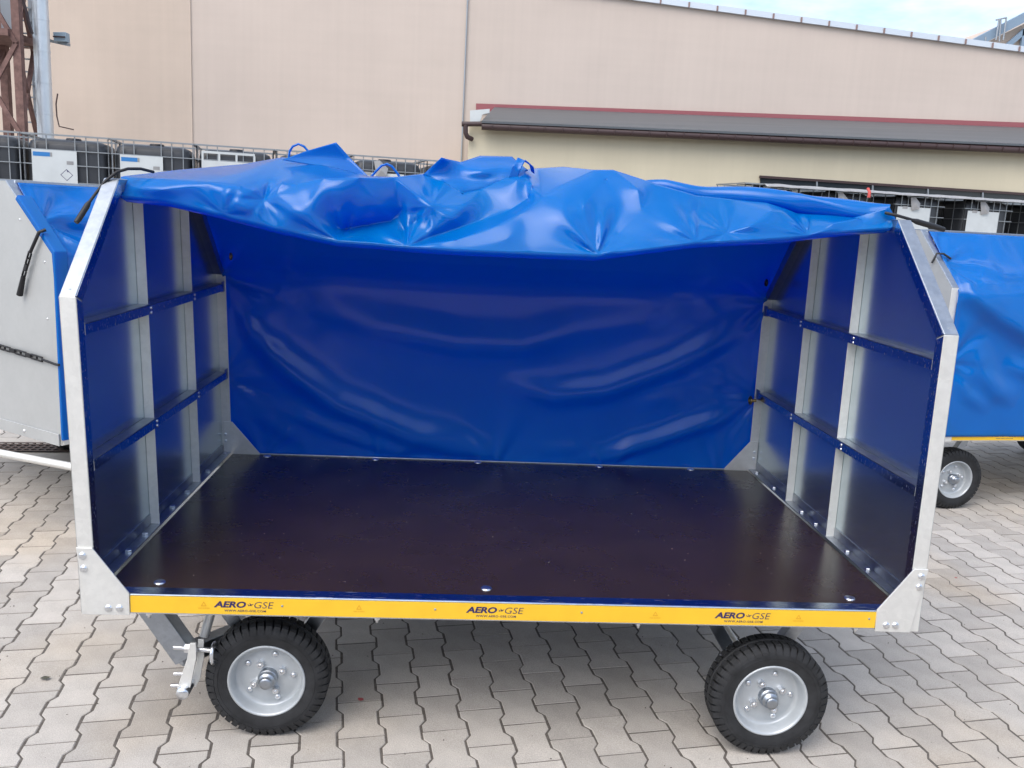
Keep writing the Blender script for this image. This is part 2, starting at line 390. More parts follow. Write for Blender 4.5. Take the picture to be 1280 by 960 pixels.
def build_wall(root, side, k, detail=True):
    w = Wall(root, side, k); T = .045
    sl = math.hypot(YT, HT-HB); nx, nz = (HT-HB)/sl*T, -YT/sl*T        # inward normal of front slope
    m1 = (T, HB - T*math.tan(.5*math.atan2(YT, HT-HB)))
    w.prism('front_post', [(0, -.01), (0, HB), m1, (T, -.01)], 0, .05, GALV_DULL)
    tt = (YT + T*math.tan(.5*math.atan2(HT-HB, YT)), HT - T)
    w.prism('front_slope_bar', [(0, HB+.0008), (YT, HT), tt, (m1[0], m1[1]+.0008)], 0, .05, GALV)
    if detail:
        w.prism('post_return', [(.0015, .05), (.0015, HB-.006), (T-.001, m1[1]-.003), (T-.001, .05)], .0502, .0512, SCUFF, 0)
        w.prism('slope_return', [(.004, HB+.001), (YT-.002, HT-.003), (tt[0]-.002, tt[1]+.002), (m1[0]+.0, m1[1]+.003)], .0502, .0512, SCUFF, 0)
    bs = (DW-YT, HT)
    w.prism('top_rail', [(YT+.001, HT), bs, (bs[0]-.02, HT-T), (tt[0]+.001, HT-T)], 0, .05, GALV)
    w.prism('back_slope_bar', [(DW, HBB), (DW-YT+.001, HT), (DW-YT-.02, HT-T), (DW-T, HBB-.02)], 0, .046, GALV)
    w.prism('back_post', [(DW-.004, -.01), (DW-.004, HBB-.001), (DW, HBB-.001), (DW, -.01)], .004, .052, GALV_DULL)
    w.prism('back_post_leg', [(DW-T, -.01), (DW-T, HBB-.022), (DW-.005, HBB-.002), (DW-.005, -.01)], .0015, .004, GALV)
    poly = [(.002, -.004), (.002, HB-.004), (YT, HT-.006), (DW-YT, HT-.006), (DW-.006, HBB-.004), (DW-.006, -.004)]
    w.prism('side_sheet', [(y + (.004 if y < .1 else 0), z) for y, z in poly], .0045, .0075, SHEET, 0)
    w.prism('outer_sheet', poly, -.0015, -.0005, SHEET_OUT, 0)
    if not detail: return w
    for y in ((.63, 1.18) if side < 0 else (.70, 1.17)):
        s = w.prism('stiffener', [(y, .072), (y, 1.36), (y+.004, 1.36), (y+.004, .072)], .008, .044, GALV_DULL, .0012)
        w.prism('stiffener_leg', [(y+.0045, .072), (y+.0045, 1.34), (y+.045, 1.34), (y+.045, .072)], .0078, .0105, GALV, .001, s)
    for z in (.935, .497):
        y1 = DW-.062
        r_ = w.prism('cross_rail', [(T+.002, z+.0), (T+.002, z+.004), (y1, z+.004), (y1, z)], .009, .052, GALV, .001)
        w.prism('rail_lip', [(T+.002, z-.034), (T+.002, z-.0005), (y1, z-.0005), (y1, z-.034)], .0482, .052, SCUFF, .001, r_)
        w.prism('end_clip', [(y1-.002, z-.04), (y1-.002, z+.012), (DW-.006, z+.012), (DW-.006, z-.04)], .044, .0475, GALV, .001, r_)
    b_ = w.prism('base_angle', [(.05, .068), (.05, .073), (DW-.01, .073), (DW-.01, .068)], .009, .050, GALV, .001)
    w.prism('base_angle_leg', [(.05, .0735), (.05, .112), (DW-.01, .112), (DW-.01, .0735)], .008, .0115, GALV, .001, b_)
    for y in (.33, .5, .82, 1.02, 1.34, 1.64) if side < 0 else (.34, .52, .84, 1.0, 1.36, 1.62):
        mb = MB(); hexnut(mb, w.pt(y, .073, .033), (0,0,1), .012, .010); mb.build('bolt', ZINC, root)
    for z, yy in ((.497, .63), (.935, .63), (.497, 1.18), (.935, 1.18)):
        for dz in (-.01, -.028):
            mb = MB(); bolt(mb, w.pt(yy+.01, z+dz, .052), (-side, 0, 0), .007, .004, 8); mb.build('bolt', ZINC, root)
    mb = MB(); bolt(mb, w.pt(.024, HB+.018, .026), (0, -nx, 1) , .006, .003, 8); mb.build('bolt', GREYSTEEL, root)
    return w

def gusset(root, pts, y0, y1, bolts, name='corner_gusset'):
    g = MB().prism([(x, y0, Z0+z) for x, z in pts], (0, y1-y0, 0)).build(name, GALV_DULL, root, .0015)
    for x, z in bolts:
        mb = MB(); bolt(mb, (x, min(y0, y1), Z0+z), (0, -1, 0), .0125, .007, 12); mb.build('bolt', ZINC, g)
    return g

def make_wheel(root, c, yaw=0, front=-1):
    """wheel whose outer face looks towards local -y"""
    w = empty('wheel', c, yaw, root); ax = (0, 1, 0); N = 64
    R = .213
    t = MB()
    t.lathe([(.126, -.046), (.131, -.050), (.142, -.053), (.160, -.0575), (.176, -.0585), (.190, -.055), (.199, -.048), (.2015, -.03),
             (.2015, .03), (.199, .048), (.190, .055), (.176, .0585), (.160, .0575), (.142, .053), (.126, .046), (.120, 0), (.126, -.046)], (0,0,0), ax, N)
    nl = 46
    for sgn in (-1, 1):
        for k in range(nl):
            a0 = (k + (.25 if sgn > 0 else 0))*2*math.pi/nl; da = 2*math.pi/nl*.76; sk = .035*sgn
            pr = [(R, .011), (R, .040), (.2075, .050), (.190, .0575), (.180, .060), (.180, .054), (.196, .045), (.198, .011)]
            V = []
            for q, (rr, h) in enumerate(pr):
                off = sk*(h-.011)/.05
                for a in (a0+off, a0+da+off): V.append((rr*math.cos(a), h*sgn, rr*math.sin(a)))
            n = len(pr); F = [(2*i, 2*i+1, 2*((i+1) % n)+1, 2*((i+1) % n)) for i in range(n)]
            F += [tuple(2*i for i in range(n)), tuple(2*i+1 for i in range(n-1, -1, -1))]
            t.add(V, F)
    t.lathe([(.200, -.0075), (R, -.0065), (R, .0065), (.200, .0075)], (0,0,0), ax, N)
    t.lathe([(.1665, -.0595), (.168, -.0605), (.1695, -.0595)], (0,0,0), ax, N)
    t.build('tyre', RUBBER, w)
    r = MB()
    r.lathe([(.130, -.046), (.1345, -.049), (.1350, -.0525), (.1315, -.0555), (.1275, -.054), (.1235, -.048), (.1205, -.038), (.1175, -.030), (.1165, -.016), (.112, -.010), (.100, -.008), (.094, -.0105),
             (.060, -.0125), (.040, -.0125), (.0335, -.016)], (0,0,0), ax, 56)
    r.lathe([(.0335, -.004), (.10, -.002), (.115, .01), (.118, .046), (.13, .05)], (0,0,0), ax, 40)
    r.build('rim', RIM, w)
    h = MB(); h.lathe([(.034, -.010), (.034, -.034), (.0325, -.037), (.030, -.038), (.030, -.050), (.028, -.054), (.0215, -.055), (.0215, -.070), (.0195, -.073), (.010, -.0745), (0, -.075)], (0,0,0), ax, 28)
    h.lathe([(.0, .06), (.03, .06), (.03, -.01)], (0,0,0), ax, 16)
    h.build('hub', GALV, w)
    for k in range(4):
        a = rad(28 + 90*k); mb = MB(); c2 = (.056*math.cos(a), -.012, .056*math.sin(a))
        mb.lathe([(.006, .020), (.0115, .020), (.0125, .016), (.0125, 0)], c2, (0,-1,0), 6, smooth=False)
        mb.lathe([(0, .022), (.006, .022), (.0065, .012)], c2, (0,-1,0), 8); mb.build('wheel_nut', ZINC, w)
    for k in range(5):
        a = rad(75 + 72*k); mb = MB(); bolt(mb, (.086*math.cos(a), -.0105, .086*math.sin(a)), (0,-1,0), .011, .008, 10); mb.build('rim_bolt', ZINC, w)
    return w

def copy_wheel(w, root, c, rz):
    o = copy_tree(w, root); o.location = c; o.rotation_euler = (0, 0, rz); return o

def text_mesh(txt, size, shear=0, bold=0, spacing=1):
    cu = bpy.data.curves.new('t', 'FONT'); cu.body = txt; cu.size = size; cu.shear = shear; cu.offset = bold
    cu.space_character = spacing; cu.align_x = 'LEFT'; cu.resolution_u = 3
    ob = bpy.data.objects.new('t', cu); COL.objects.link(ob); bpy.context.view_layer.update()
    me = bpy.data.meshes.new_from_object(ob.evaluated_get(bpy.context.evaluated_depsgraph_get()))
    bpy.data.objects.remove(ob, do_unlink=True)
    v = np.array([p.co[:] for p in me.vertices]); lo, hi = v.min(0), v.max(0)
    for p in me.vertices: p.co = ((p.co.x-lo[0]), 0, (p.co.y-lo[1]))
    me.update(); return me, hi[0]-lo[0], hi[1]-lo[1]
def lettering(parent, name, txt, x0, z0, width, height, y, mat, **kw):
    me, w, h = text_mesh(txt, .05, **kw)
    for p in me.vertices: p.co.x *= width/w; p.co.z *= height/h
    if me.polygons and me.polygons[0].normal.y > 0: me.flip_normals()
    me.materials.clear()
    return mk(name, me, mat, parent, loc=(x0, y, z0))

def strip(root, x0, x1, logos, faint, detail=True):
    s = MB().box((x0, -.0030, Z0+.003), (x1, -.0012, Z0+.0600)).build('yellow_strip', YELLOW, root)
    if not detail: return s
    y = -.0036
    for lx in logos:
        lettering(s, 'lettering', 'AERO', lx-.098, Z0+.0265, .104, .0225, y, INK, shear=.22, bold=.0020)
        pl = MB().add([(0,0,0),(.014,0,.003),(.020,0,.0085),(.013,0,.0065)] , [(0,1,2,3)])
        pl.add([(.006,0,.0105),(.0095,0,.0095),(.013,0,.0005),(.0105,0,.0012)], [(0,1,2,3)])
        pl.add([(.000,0,.0075),(.0018,0,.0075),(.006,0,.002),(.0035,0,.001)], [(0,1,2,3)])
        pl.build('plane_mark', INK, s, loc=(lx+.0105, y, Z0+.033))
        lettering(s, 'lettering', 'GSE', lx+.0325, Z0+.0265, .063, .0220, y, INK, shear=.2, bold=-.0004)
        lettering(s, 'web_address', 'WWW.AERO-GSE.COM', lx-.064, Z0+.0125, .134, .0075, y, INK, bold=.0009, spacing=1.15)
    for fx in faint:
        tr = MB().add([(-.009,0,0),(.009,0,0),(0,0,.016),(-.006,0,.0022),(.006,0,.0022),(0,0,.0125)], [(0,1,4,3),(1,2,5,4),(2,0,3,5)])
        tr.build('faint_mark', INK2, s, loc=(fx, y, Z0+.030))
        lettering(s, 'faint_mark', 'MAX 25 KM/H', fx-.018, Z0+.0205, .036, .0045, y, INK2)
    for bx in ((-0.7632,0.0000,0.5562)[0], (-0.2621,0.0000,0.5596)[0], (0.2287,0.0000,0.5596)[0], (1.2242,0.0000,0.5563)[0]):
        mb = MB(); bolt(mb, (bx, -.003, Z0+.036), (0,-1,0), .004, .002, 8); mb.build('rivet', GREYSTEEL, s)
    return s

def fan_surface(pts, lines, sub=3, smooth=6, keep=.35):
    """surface over a frontal set of crease points: constrained triangulation in x/z, then subdivided and relaxed.
    pts: list of (x,y,z); lines: list of index pairs that stay creases"""
    P2 = [Vector((p[0], p[2])) for p in pts]
    r = delaunay_2d_cdt(P2, lines, [], 0, 1e-6)
    vo, fo, orig = r[0], r[2], r[3]
    V = []
    for q, ids in zip(vo, orig):
        if ids: V.append(list(pts[ids[0]]))
        else:
            d = [(Vector((p[0], p[2]))-q).length for p in pts]; o_ = np.argsort(d)[:3]; ww = 1/(np.array(d)[o_]+1e-4)
            V.append([q.x, float((np.array([pts[i][1] for i in o_])*ww).sum()/ww.sum()), q.y])
    V = np.array(V, float); F = [tuple(f) for f in fo]
    crease = set()
    for e, ids in zip(r[1], r[4]):
        if len(ids): crease.add((min(e), max(e)))
    fixed = np.zeros(len(V)); fixed[:] = .0
    for a, b in crease: fixed[a] = fixed[b] = keep
    return V, F, crease, fixed

def refine(V, F, crease, wfix, sub, it):
    """midpoint subdivision, relaxing free points more than crease points"""
    for s_ in range(sub):
        mid = {}; V = [list(v) for v in V]; wf = list(wfix); nc = set()
        def m_(a, b):
            k = (min(a, b), max(a, b))
            if k not in mid:
                mid[k] = len(V); V.append([(V[a][i]+V[b][i])/2 for i in range(3)])
                if k in crease: wf.append((wf[a]+wf[b])/2*.93)
                else: wf.append(0)
            return mid[k]
        nF = []
        for a, b, c in F:
            x, y, z = m_(a, b), m_(b, c), m_(c, a)
            nF += [(a, x, z), (x, b, y), (z, y, c), (x, y, z)]
        for a, b in crease:
            if (a, b) in mid: nc.add((min(a, mid[a, b]), max(a, mid[a, b]))); nc.add((min(b, mid[a, b]), max(b, mid[a, b])))
        V = np.array(V); F = nF; crease = nc; wfix = np.array(wf)
        E = np.array([(a, b) for f in F for a, b in ((f[0], f[1]), (f[1], f[2]), (f[2], f[0]))])
        cnt = {}
        for a, b in E:
            k = (min(a, b), max(a, b)); cnt[k] = cnt.get(k, 0)+1
        bd = np.zeros(len(V), bool)
        for (a, b), n in cnt.items():
            if n == 1: bd[a] = bd[b] = True
        E2 = np.vstack([E, E[:, ::-1]])
        deg = np.bincount(E2[:, 0], minlength=len(V)).astype(float)
        lam = np.where(bd, 0, 1-wfix)[:, None]
        for _ in range(it[s_]):
            acc = np.zeros_like(V)
            for q in range(3): acc[:, q] = np.bincount(E2[:, 0], weights=V[E2[:, 1], q], minlength=len(V))
            V = V + .6*lam*(acc/deg[:, None] - V)
    return V, F, bd

def poly_dist(X, Z, pts):
    """distance to a polyline, signed positive above it, and the fraction along it"""
    best = np.full(X.shape, 1e9); sg = np.zeros(X.shape); fr = np.zeros(X.shape)
    n = len(pts)-1
    for i in range(n):
        (x0, z0), (x1, z1) = pts[i], pts[i+1]; dx, dz = x1-x0, z1-z0; l2 = dx*dx+dz*dz
        t = np.clip(((X-x0)*dx+(Z-z0)*dz)/l2, 0, 1); ex, ez = X-x0-t*dx, Z-z0-t*dz; d = np.hypot(ex, ez)
        m = d < best; best = np.where(m, d, best); sg = np.where(m, np.sign(dx*ez-dz*ex), sg); fr = np.where(m, (i+t)/n, fr)
    return best, sg, fr
def wrinkle(X, Z, feats):
    """sum of soft folds: each (polyline, amplitude, width above, width below)"""
    D = np.zeros(X.shape)
    for pts, amp, wu, wd in feats:
        if pts[-1][0] < pts[0][0]: pts = pts[::-1]
        d, s, t = poly_dist(X, Z, pts); w = np.where(s > 0, wu, wd)
        D += amp*np.exp(-(d/w)**2)*np.sin(np.clip(np.minimum(t, 1-t)*2.6+.02, 0, 1)*math.pi/2)
    return D
def hashnoise(X, Z, seed, f):
    r = np.random.RandomState(seed); D = np.zeros(X.shape)
    for k in range(7):
        a = r.uniform(0, math.pi); q = f*r.uniform(.6, 1.8); D += np.sin((X*math.cos(a)+Z*math.sin(a))*q + r.uniform(0, 6.3) + 1.2*np.sin(X*q*.37+r.uniform(0, 6)))
    return D/7
def radial(X, Z, cx, cz, amp, reach, ph, k=7):
    """tension creases fanning out from a fixing point"""
    r = np.hypot(X-cx, Z-cz); th = np.arctan2(Z-cz, X-cx)
    w = np.cos(k*th + ph) + .6*np.cos((k*1.7)*th + 2.1*ph)
    return amp*w*np.exp(-(r/reach)**1.5)*np.clip(r/.05, 0, 1)
def grid_mesh(name, P, mat, parent, thick=0):
    """P: (rows, cols, 3) array -> smooth grid mesh"""
    R_, C_ = P.shape[:2]; me = bpy.data.meshes.new(name)
    F = [(i*C_+j, i*C_+j+1, (i+1)*C_+j+1, (i+1)*C_+j) for i in range(R_-1) for j in range(C_-1)]
    me.from_pydata([tuple(map(float, p)) for p in P.reshape(-1, 3)], [], F)
    me.polygons.foreach_set('use_smooth', [True]*len(F)); me.update()
    o = mk(name, me, mat, parent)
    if thick:
        s = o.modifiers.new('thickness', 'SOLIDIFY'); s.thickness = thick; s.offset = 0
    return o

def running_gear(root, wheels, struts):
    pass

# ------------------------------------------------------------------ the open cart in front
cart = empty('luggage_cart')
tag(cart, 'open galvanised luggage cart in front with dark wooden deck and yellow strip', 'cart', 'galvanised luggage carts')
MB().box((-1.352, .056, Z0+.040), (1.352, DW-.006, Z0+.063)).build('deck_panel', DECK, cart, .002)
MB().box((-1.354, 0, Z0-.004), (1.354, .0555, Z0+.0665)).build('front_rail', SCUFF, cart, .004)
MB().box((-1.395, DW-.0055, Z0-.004), (1.395, DW+.003, Z0+.0685)).build('back_rail', GALV, cart, .002)
strip(cart, -1.250, 1.247, (-.886, -.062, .782), ((-1.0160,0.0000,0.5558)[0], (-0.5127,0.0000,0.5536)[0], (0.4799,0.0000,0.5568)[0], (0.9759,0.0000,0.5594)[0]))
wl = build_wall(cart, -1, .0254); wr = build_wall(cart, 1, -.0089)
gusset(cart, [(-1.386, -.006), (-1.252, -.006), (-1.252, .070), (-1.363, .222), (-1.413, .222)], -.0072, -.0012, [(-1.393, .196), (-1.391, .152), (-1.318, .018), (-1.283, .018)])
gusset(cart, [(1.372, -.010), (1.249, -.008), (1.246, .070), (1.357, .222), (1.407, .222)], -.0072, -.0012, [(1.385, .196), (1.382, .158), (1.318, .016), (1.285, .016)])
gusset(cart, [(-1.395, .0), (-1.215, .0), (-1.215, .072), (-1.352, .232), (-1.395, .232)], DW-.0095, DW-.0065, [], 'back_gusset')
gusset(cart, [(1.395, .0), (1.225, .0), (1.225, .072), (1.352, .225), (1.395, .225)], DW-.0095, DW-.0065, [], 'back_gusset')
for sx, xx in ((-1, -1.385), (1, 1.378)):
    for z in (.13, .165):
        mb = MB(); bolt(mb, (xx, DW-.0045, Z0+z), (0,-1,0), .0115, .006, 10); mb.build('bolt', ZINC, cart)
for x, y in ((-1.19, .10), (-.09, .112), (1.198, .101), (-1.17, 1.675), (-.09, 1.69), (1.04, 1.69), (.55, 1.69), (-.62, 1.685)):
    mb = MB(); mb.lathe([(0, .006), (.008, .0058), (.012, .004), (.0185, .0035), (.0195, .0)], (x, y, Z0+.063), (0,0,1), 14); mb.build('deck_bolt', ZINC, cart)
for x in (-.455, .43, 1.19, -1.2):
    mb = MB(); hexnut(mb, (x, .02, Z0-.004), (0,0,-1), .010, .012); mb.lathe([(0, .022), (.005, .022), (.005, .01)], (x, .02, Z0-.004), (0,0,-1), 8); mb.build('bolt', ZINC, cart)
dd = MB()
for k in range(130):
    x, y = rnd.uniform(-1.3, 1.3), rnd.uniform(.08, 1.66); r_ = rnd.uniform(.0008, .0022)
    a0 = rnd.uniform(0, 6); dd.add([(x+r_*math.cos(a0+i*2.1)*rnd.uniform(.6, 1.6), y+r_*math.sin(a0+i*2.1), Z0+.0632) for i in range(3)] + [(x, y, Z0+.0634+r_*.5)], [(0,1,3), (1,2,3), (2,0,3)])
ddo = dd.build('deck_crumbs', M('pale_crumbs', (.45, .44, .42), .8), cart); ddo['kind'] = 'stuff'
# underframe
for y in (.42, 1.30): MB().box((-1.33, y-.03, Z0-.048), (1.33, y+.03, Z0+.0385)).build('frame_beam', GALV_DULL, cart, .003)
for x in (-1.15, -.5, .1, .62, 1.15): MB().box((x-.022, .0565, Z0-.004), (x+.022, DW-.007, Z0+.0385)).build('cross_member', GALV_DULL, cart, .002)
# near left wheel with its struts, turning frame and brake lever
wheelL = make_wheel(cart, (-.842, .175, .213), rad(0))
wheelR = copy_wheel(wheelL, cart, (.932, .098, .213), rad(0)); 
copy_wheel(wheelL, cart, (-.842, 1.55, .213), rad(180)); copy_wheel(wheelL, cart, (.932, 1.58, .213), rad(180))
for xw in (-.842, .932):
    y0 = .27
    MB().tube([(xw, .10+.08, .213), (xw, 1.50, .213)], .022, 12).build('axle', GALV_DULL, cart)
    for yy in (y0, 1.40):
        MB().bar((xw-.235, yy, Z0-.004), (xw-.05, yy, .235), .05, .045, (0,1,0)).build('axle_strut', GALV, cart, .003)
        MB().bar((xw+.235, yy, Z0-.004), (xw+.05, yy, .235), .05, .045, (0,1,0)).build('axle_strut', GALV, cart, .003)
    MB().box((xw-.28, y0-.035, Z0-.050), (xw+.28, 1.44, Z0-.0485)).build('axle_plate', GALV_DULL, cart)
MB().bar((-1.262, .15, Z0-.002), (-1.118, .15, .292), .075, .070, (0,1,0)).build('turning_frame', GALV, cart, .004)
MB().bar((-1.150, .15, .288), (-.92, .42, .288), .056, .060, (0,0,1)).build('turning_frame', GALV, cart, .004)
MB().tube([(-1.035, .22, .50), (-1.075, .20, .34)], .017, 12).build('spring_rod', GALV_DULL, cart)
lev = MB()
lev.prism([(-1.090, .085, .372), (-1.070, .085, .372), (-1.070, .085, .315), (-1.090, .085, .215), (-1.100, .085, .178), (-1.130, .085, .178), (-1.136, .085, .205), (-1.102, .085, .31)], (0, .010, 0))
lev.prism([(-1.078, .135, .360), (-1.058, .135, .360), (-1.058, .135, .300), (-1.072, .135, .215), (-1.088, .135, .180), (-1.108, .135, .180), (-1.084, .135, .28)], (0, .008, 0))
lever = lev.build('brake_lever', GALV_DULL, cart, .002)
lp = MB(); lp.lathe([(0, -.002), (.020, -.002), (.022, .004), (.022, .10)], (-1.112, .062, .195), (0,1,0), 16); lp.tube([(-1.16, .10, .205), (-1.12, .10, .205)], .007, 8); lp.tube([(-1.150, .10, .250), (-1.11, .10, .25)], .006, 8)
lp.build('lever_pivot', ZINC, lever)
MB().tube([(-1.155, .12, .338), (-1.02, .12, .328)], .009, 8).build('lever_pin', ZINC, lever)
hn = MB(); hexnut(hn, (-1.098, .12, .336), (-1,0,0), .017, .02); hn.build('lever_nut', ZINC, lever)
MB().tube([(-1.02+.0, .12+.03*math.cos(a*math.pi/8), .318+.034*math.sin(a*math.pi/8)) for a in range(16)], .007, 8, closed=True).build('pull_ring', ZINC, lever)

# ------------------------------------------------------------------ blue tarpaulin of the open cart
tarp = empty('tarpaulin')
tag(tarp, 'blue tarpaulin bunched up over the top of the open cart, hanging down behind its deck', 'tarpaulin', 'blue tarpaulins')
# back curtain and roof sheet: profile from the deck upwards, then forward under the bunch
prof = [(1.722, Z0+.050), (1.722, Z0+.35), (1.722, Z0+.70), (1.722, Z0+.99), (1.55, Z0+1.165), (1.315, Z0+1.398), (1.15, Z0+1.40), (.85, Z0+1.398), (.56, Z0+1.395)]
pv = np.array(prof); dl = np.r_[0, np.cumsum(np.hypot(*np.diff(pv, axis=0).T))]
nv, nu = 120, 190
tv = np.linspace(0, dl[-1], nv); py = np.interp(tv, dl, pv[:, 0]); pz = np.interp(tv, dl, pv[:, 1])
k_ = np.ones(7)/7
py = np.convolve(np.pad(py, 3, 'edge'), k_, 'valid'); pz = np.convolve(np.pad(pz, 3, 'edge'), k_, 'valid'); pz[0] = Z0+.050
ux = np.linspace(-1.385, 1.385, nu)
X, T = np.meshgrid(ux, tv); Yb = np.repeat(py[:, None], nu, 1); Zb = np.repeat(pz[:, None], nu, 1)
FEATS = [
 ([(-1.36,1.42),(-1.26,1.24),(-1.10,1.06),(-.83,.86),(-.47,.715),(-.10,.62),(.06,.585)], -.056, .10, .055),
 ([(-1.34,1.40),(-1.22,1.22),(-1.02,1.02)], -.010, .035, .03),
 ([(-1.12,.83),(-.84,.72),(-.58,.635),(-.42,.59)], -.026, .055, .03),
 ([(-1.35,.88),(-1.16,.74),(-.95,.62)], -.012, .045, .03),
 ([(-1.05,1.42),(-.62,1.275),(-.22,1.21),(.12,1.215),(.36,1.30),(.95,1.42)], -.038, .11, .07),
 ([(.00,1.02),(.28,.945),(.55,.985),(.90,1.13),(1.20,1.30),(1.37,1.42)], -.046, .085, .05),
 ([(.44,.575),(.72,.675),(1.02,.795),(1.30,.90)], -.042, .06, .035),
 ([(.12,.66),(.35,.655),(.55,.70)], -.008, .04, .03),
 ([(.70,.925),(.98,.98)], -.008, .05, .035),
 ([(-.06,.575),(.02,.60),(.12,.575)], -.007, .02, .015),
 ([(.55,.575),(.62,.60),(.72,.575)], -.006, .02, .015),
]
S = Zb + 0.0
damp = np.clip(T/.05, 0, 1)*np.clip((1.345-np.abs(X))/.10, .0, 1)
D = .85*wrinkle(X, Zb, FEATS)*damp + .006*hashnoise(X, Zb, 3, 4)*damp + .0010*hashnoise(X, Zb, 8, 20)*np.clip(T/.03, 0, 1)
for cx_, cz_, am in ((-1.39, 1.50, .010), (1.39, 1.49, .010), (-1.39, .98, .007), (1.39, .98, .008), (-1.2, .54, .006), (1.2, .54, .006), (0, .53, .006), (-.6, .53, .005), (.6, .53, .005)):
    D += radial(X, Zb, cx_, cz_, am, .30, cx_*3)*np.clip(T/.02, 0, 1)
D += -.006*np.abs(np.sin(X*17+2*np.sin(X*5)))*np.exp(-(T/.035)**2)
D -= .085*(1-(X/1.385)**4)*np.clip(T/.95, 0, 1)**1.3*np.clip((1.5-T)/.4, 0, 1)          # slack: the sheet leans in towards the deck
roof = np.clip((T-1.05)/.5, 0, 1)
Yc = Yb + D*(1-roof); Zc = Zb - .10*roof*(1-(X/1.385)**2)
# the slope part leans with the same fold depth along its normal
Xc = X + np.where(X < 0, .0254*X/1.385, -.0089*X/1.385)*(Zc-Z0)
P = np.stack([Xc, Yc, Zc], -1)
curt = grid_mesh('back_curtain', P, TARP, tarp, .0022)

# bunched front: crease points (x, depth, z)
CP = {}
def cp(n, p): CP[n] = p
cp('F0', (-1.4019,0.4300,1.8544))
cp('F1', (-1.2506,0.4200,1.8458))
cp('F2', (-1.0426,0.4000,1.8074))
cp('F3', (-0.8501,0.3900,1.7681))
cp('F4', (-0.6523,0.3700,1.7373))
cp('F5', (-0.5313,0.3700,1.7349))
cp('F6', (-0.4091,0.3600,1.7302))
cp('F7', (-0.2399,0.3600,1.7274))
cp('F8', (0.0118,0.3600,1.7284))
cp('F9', (0.2560,0.3500,1.7322))
cp('F10', (0.4065,0.3600,1.7586))
cp('F11', (0.6094,0.3800,1.7929))
cp('F12', (0.7883,0.4000,1.8095))
cp('F13', (0.9555,0.4200,1.8257))
cp('F14', (1.0283,0.4200,1.8379))
cp('F15', (1.1743,0.4200,1.8623))
cp('F16', (1.3443,0.4300,1.8820))
cp('E1', (1.3491,0.4400,1.9051))
cp('U1', (1.3063,0.4700,1.9057))
cp('U2', (1.2059,0.5060,1.9151))
cp('U3', (1.0325,0.5290,1.9122))
cp('U4', (0.9828,0.5230,1.9272))
cp('U5', (0.9114,0.5420,1.9471))
cp('U6', (0.8001,0.5770,1.9537))
cp('U7', (0.6550,0.5850,1.9611))
cp('U8', (0.4965,0.5970,1.9972))
cp('U9', (0.4069,0.6140,2.0224))
cp('U10', (0.3401,0.6210,2.0396))
cp('U11', (0.2648,0.6220,2.0357))
cp('U12', (0.1801,0.8920,2.0569))
cp('U13', (0.0717,0.8690,2.0437))
cp('U14', (0.0035,0.6630,2.0238))
cp('U15', (-0.0869,0.6250,1.9793))
cp('U16', (-0.1604,0.6100,1.9429))
cp('U17', (-0.2193,0.5890,1.9276))
cp('U18', (-0.2946,0.6040,1.9618))
cp('U19', (-0.3770,0.6480,1.9882))
cp('U20', (-0.4694,0.4980,1.9655))
cp('U21', (-0.5602,0.4730,1.9625))
cp('U22', (-0.6405,0.5990,1.9807))
cp('U23', (-0.7576,0.6980,2.0055))
cp('U24', (-0.9565,0.9530,2.0371))
cp('U25', (-1.1372,1.0180,2.0028))
cp('U26', (-1.3584,0.9030,1.9631))
cp('U27', (-1.4232,0.5000,1.9181))
cp('A1', (-1.2627,0.4210,1.9152))
cp('A2', (-1.0937,0.3940,1.9097))
cp('A3', (-0.9847,0.3880,1.9018))
cp('A4', (-0.9416,0.4110,1.8913))
cp('A5', (-0.9138,0.4330,1.8633))
cp('A6', (-0.8679,0.4100,1.8896))
cp('A7', (-0.8516,0.4240,1.9234))
cp('A8', (-0.9138,0.5380,1.9381))
cp('A9', (-0.8025,0.4250,1.9206))
cp('A10', (-0.7010,0.3880,1.9461))
cp('B1', (-1.2492,0.3770,1.8744))
cp('B2', (-1.0023,0.3490,1.8467))
cp('B3', (-0.8002,0.3410,1.8249))
cp('B0', (-1.3553,0.4150,1.8833))
cp('C1', (-0.7461,0.3850,1.8819))
cp('C2', (-0.7030,0.3510,1.9047))
cp('A11', (-0.5796,0.3970,1.9556))
cp('V1', (-0.6481,0.4800,1.7711))
cp('V2', (-0.5615,0.5170,1.7948))
cp('V3', (-0.4761,0.5230,1.8133))
cp('V4', (-0.4396,0.5220,1.8550))
cp('V5', (-0.4570,0.5020,1.9160))
cp('O1', (-0.7464,0.3410,1.8223))
cp('O2', (-0.5371,0.4000,1.8712))
cp('G1', (-0.5208,0.3980,1.7622))
cp('H1', (-0.4078,0.4880,1.9182))
cp('H2', (-0.3337,0.4520,1.8683))
cp('K1', (-0.3878,0.4890,1.8179))
cp('K2', (-0.4292,0.4810,1.7819))
cp('K3', (-0.3272,0.4490,1.7622))
cp('K4', (-0.1574,0.5170,1.8293))
cp('K5', (-0.0414,0.5410,1.8754))
cp('K6', (0.0170,0.5660,1.9191))
cp('R1', (-0.2411,0.3670,1.7574))
cp('R2', (-0.1029,0.3990,1.8133))
cp('R3', (-0.0045,0.4370,1.8738))
cp('R4', (0.0616,0.4730,1.9253))
cp('R5', (0.1440,0.5360,1.9738))
cp('N1', (-0.2173,0.4460,1.8659))
cp('N2', (-0.0428,0.5630,1.9275))
cp('N3', (0.0078,0.6010,1.9717))
cp('N4', (-0.0206,0.5940,1.9932))
cp('N5', (0.0291,0.5640,1.9658))
cp('Q1', (-0.0462,0.3600,1.7644))
cp('Q2', (0.0984,0.3740,1.8126))
cp('Q3', (0.1380,0.4180,1.8948))
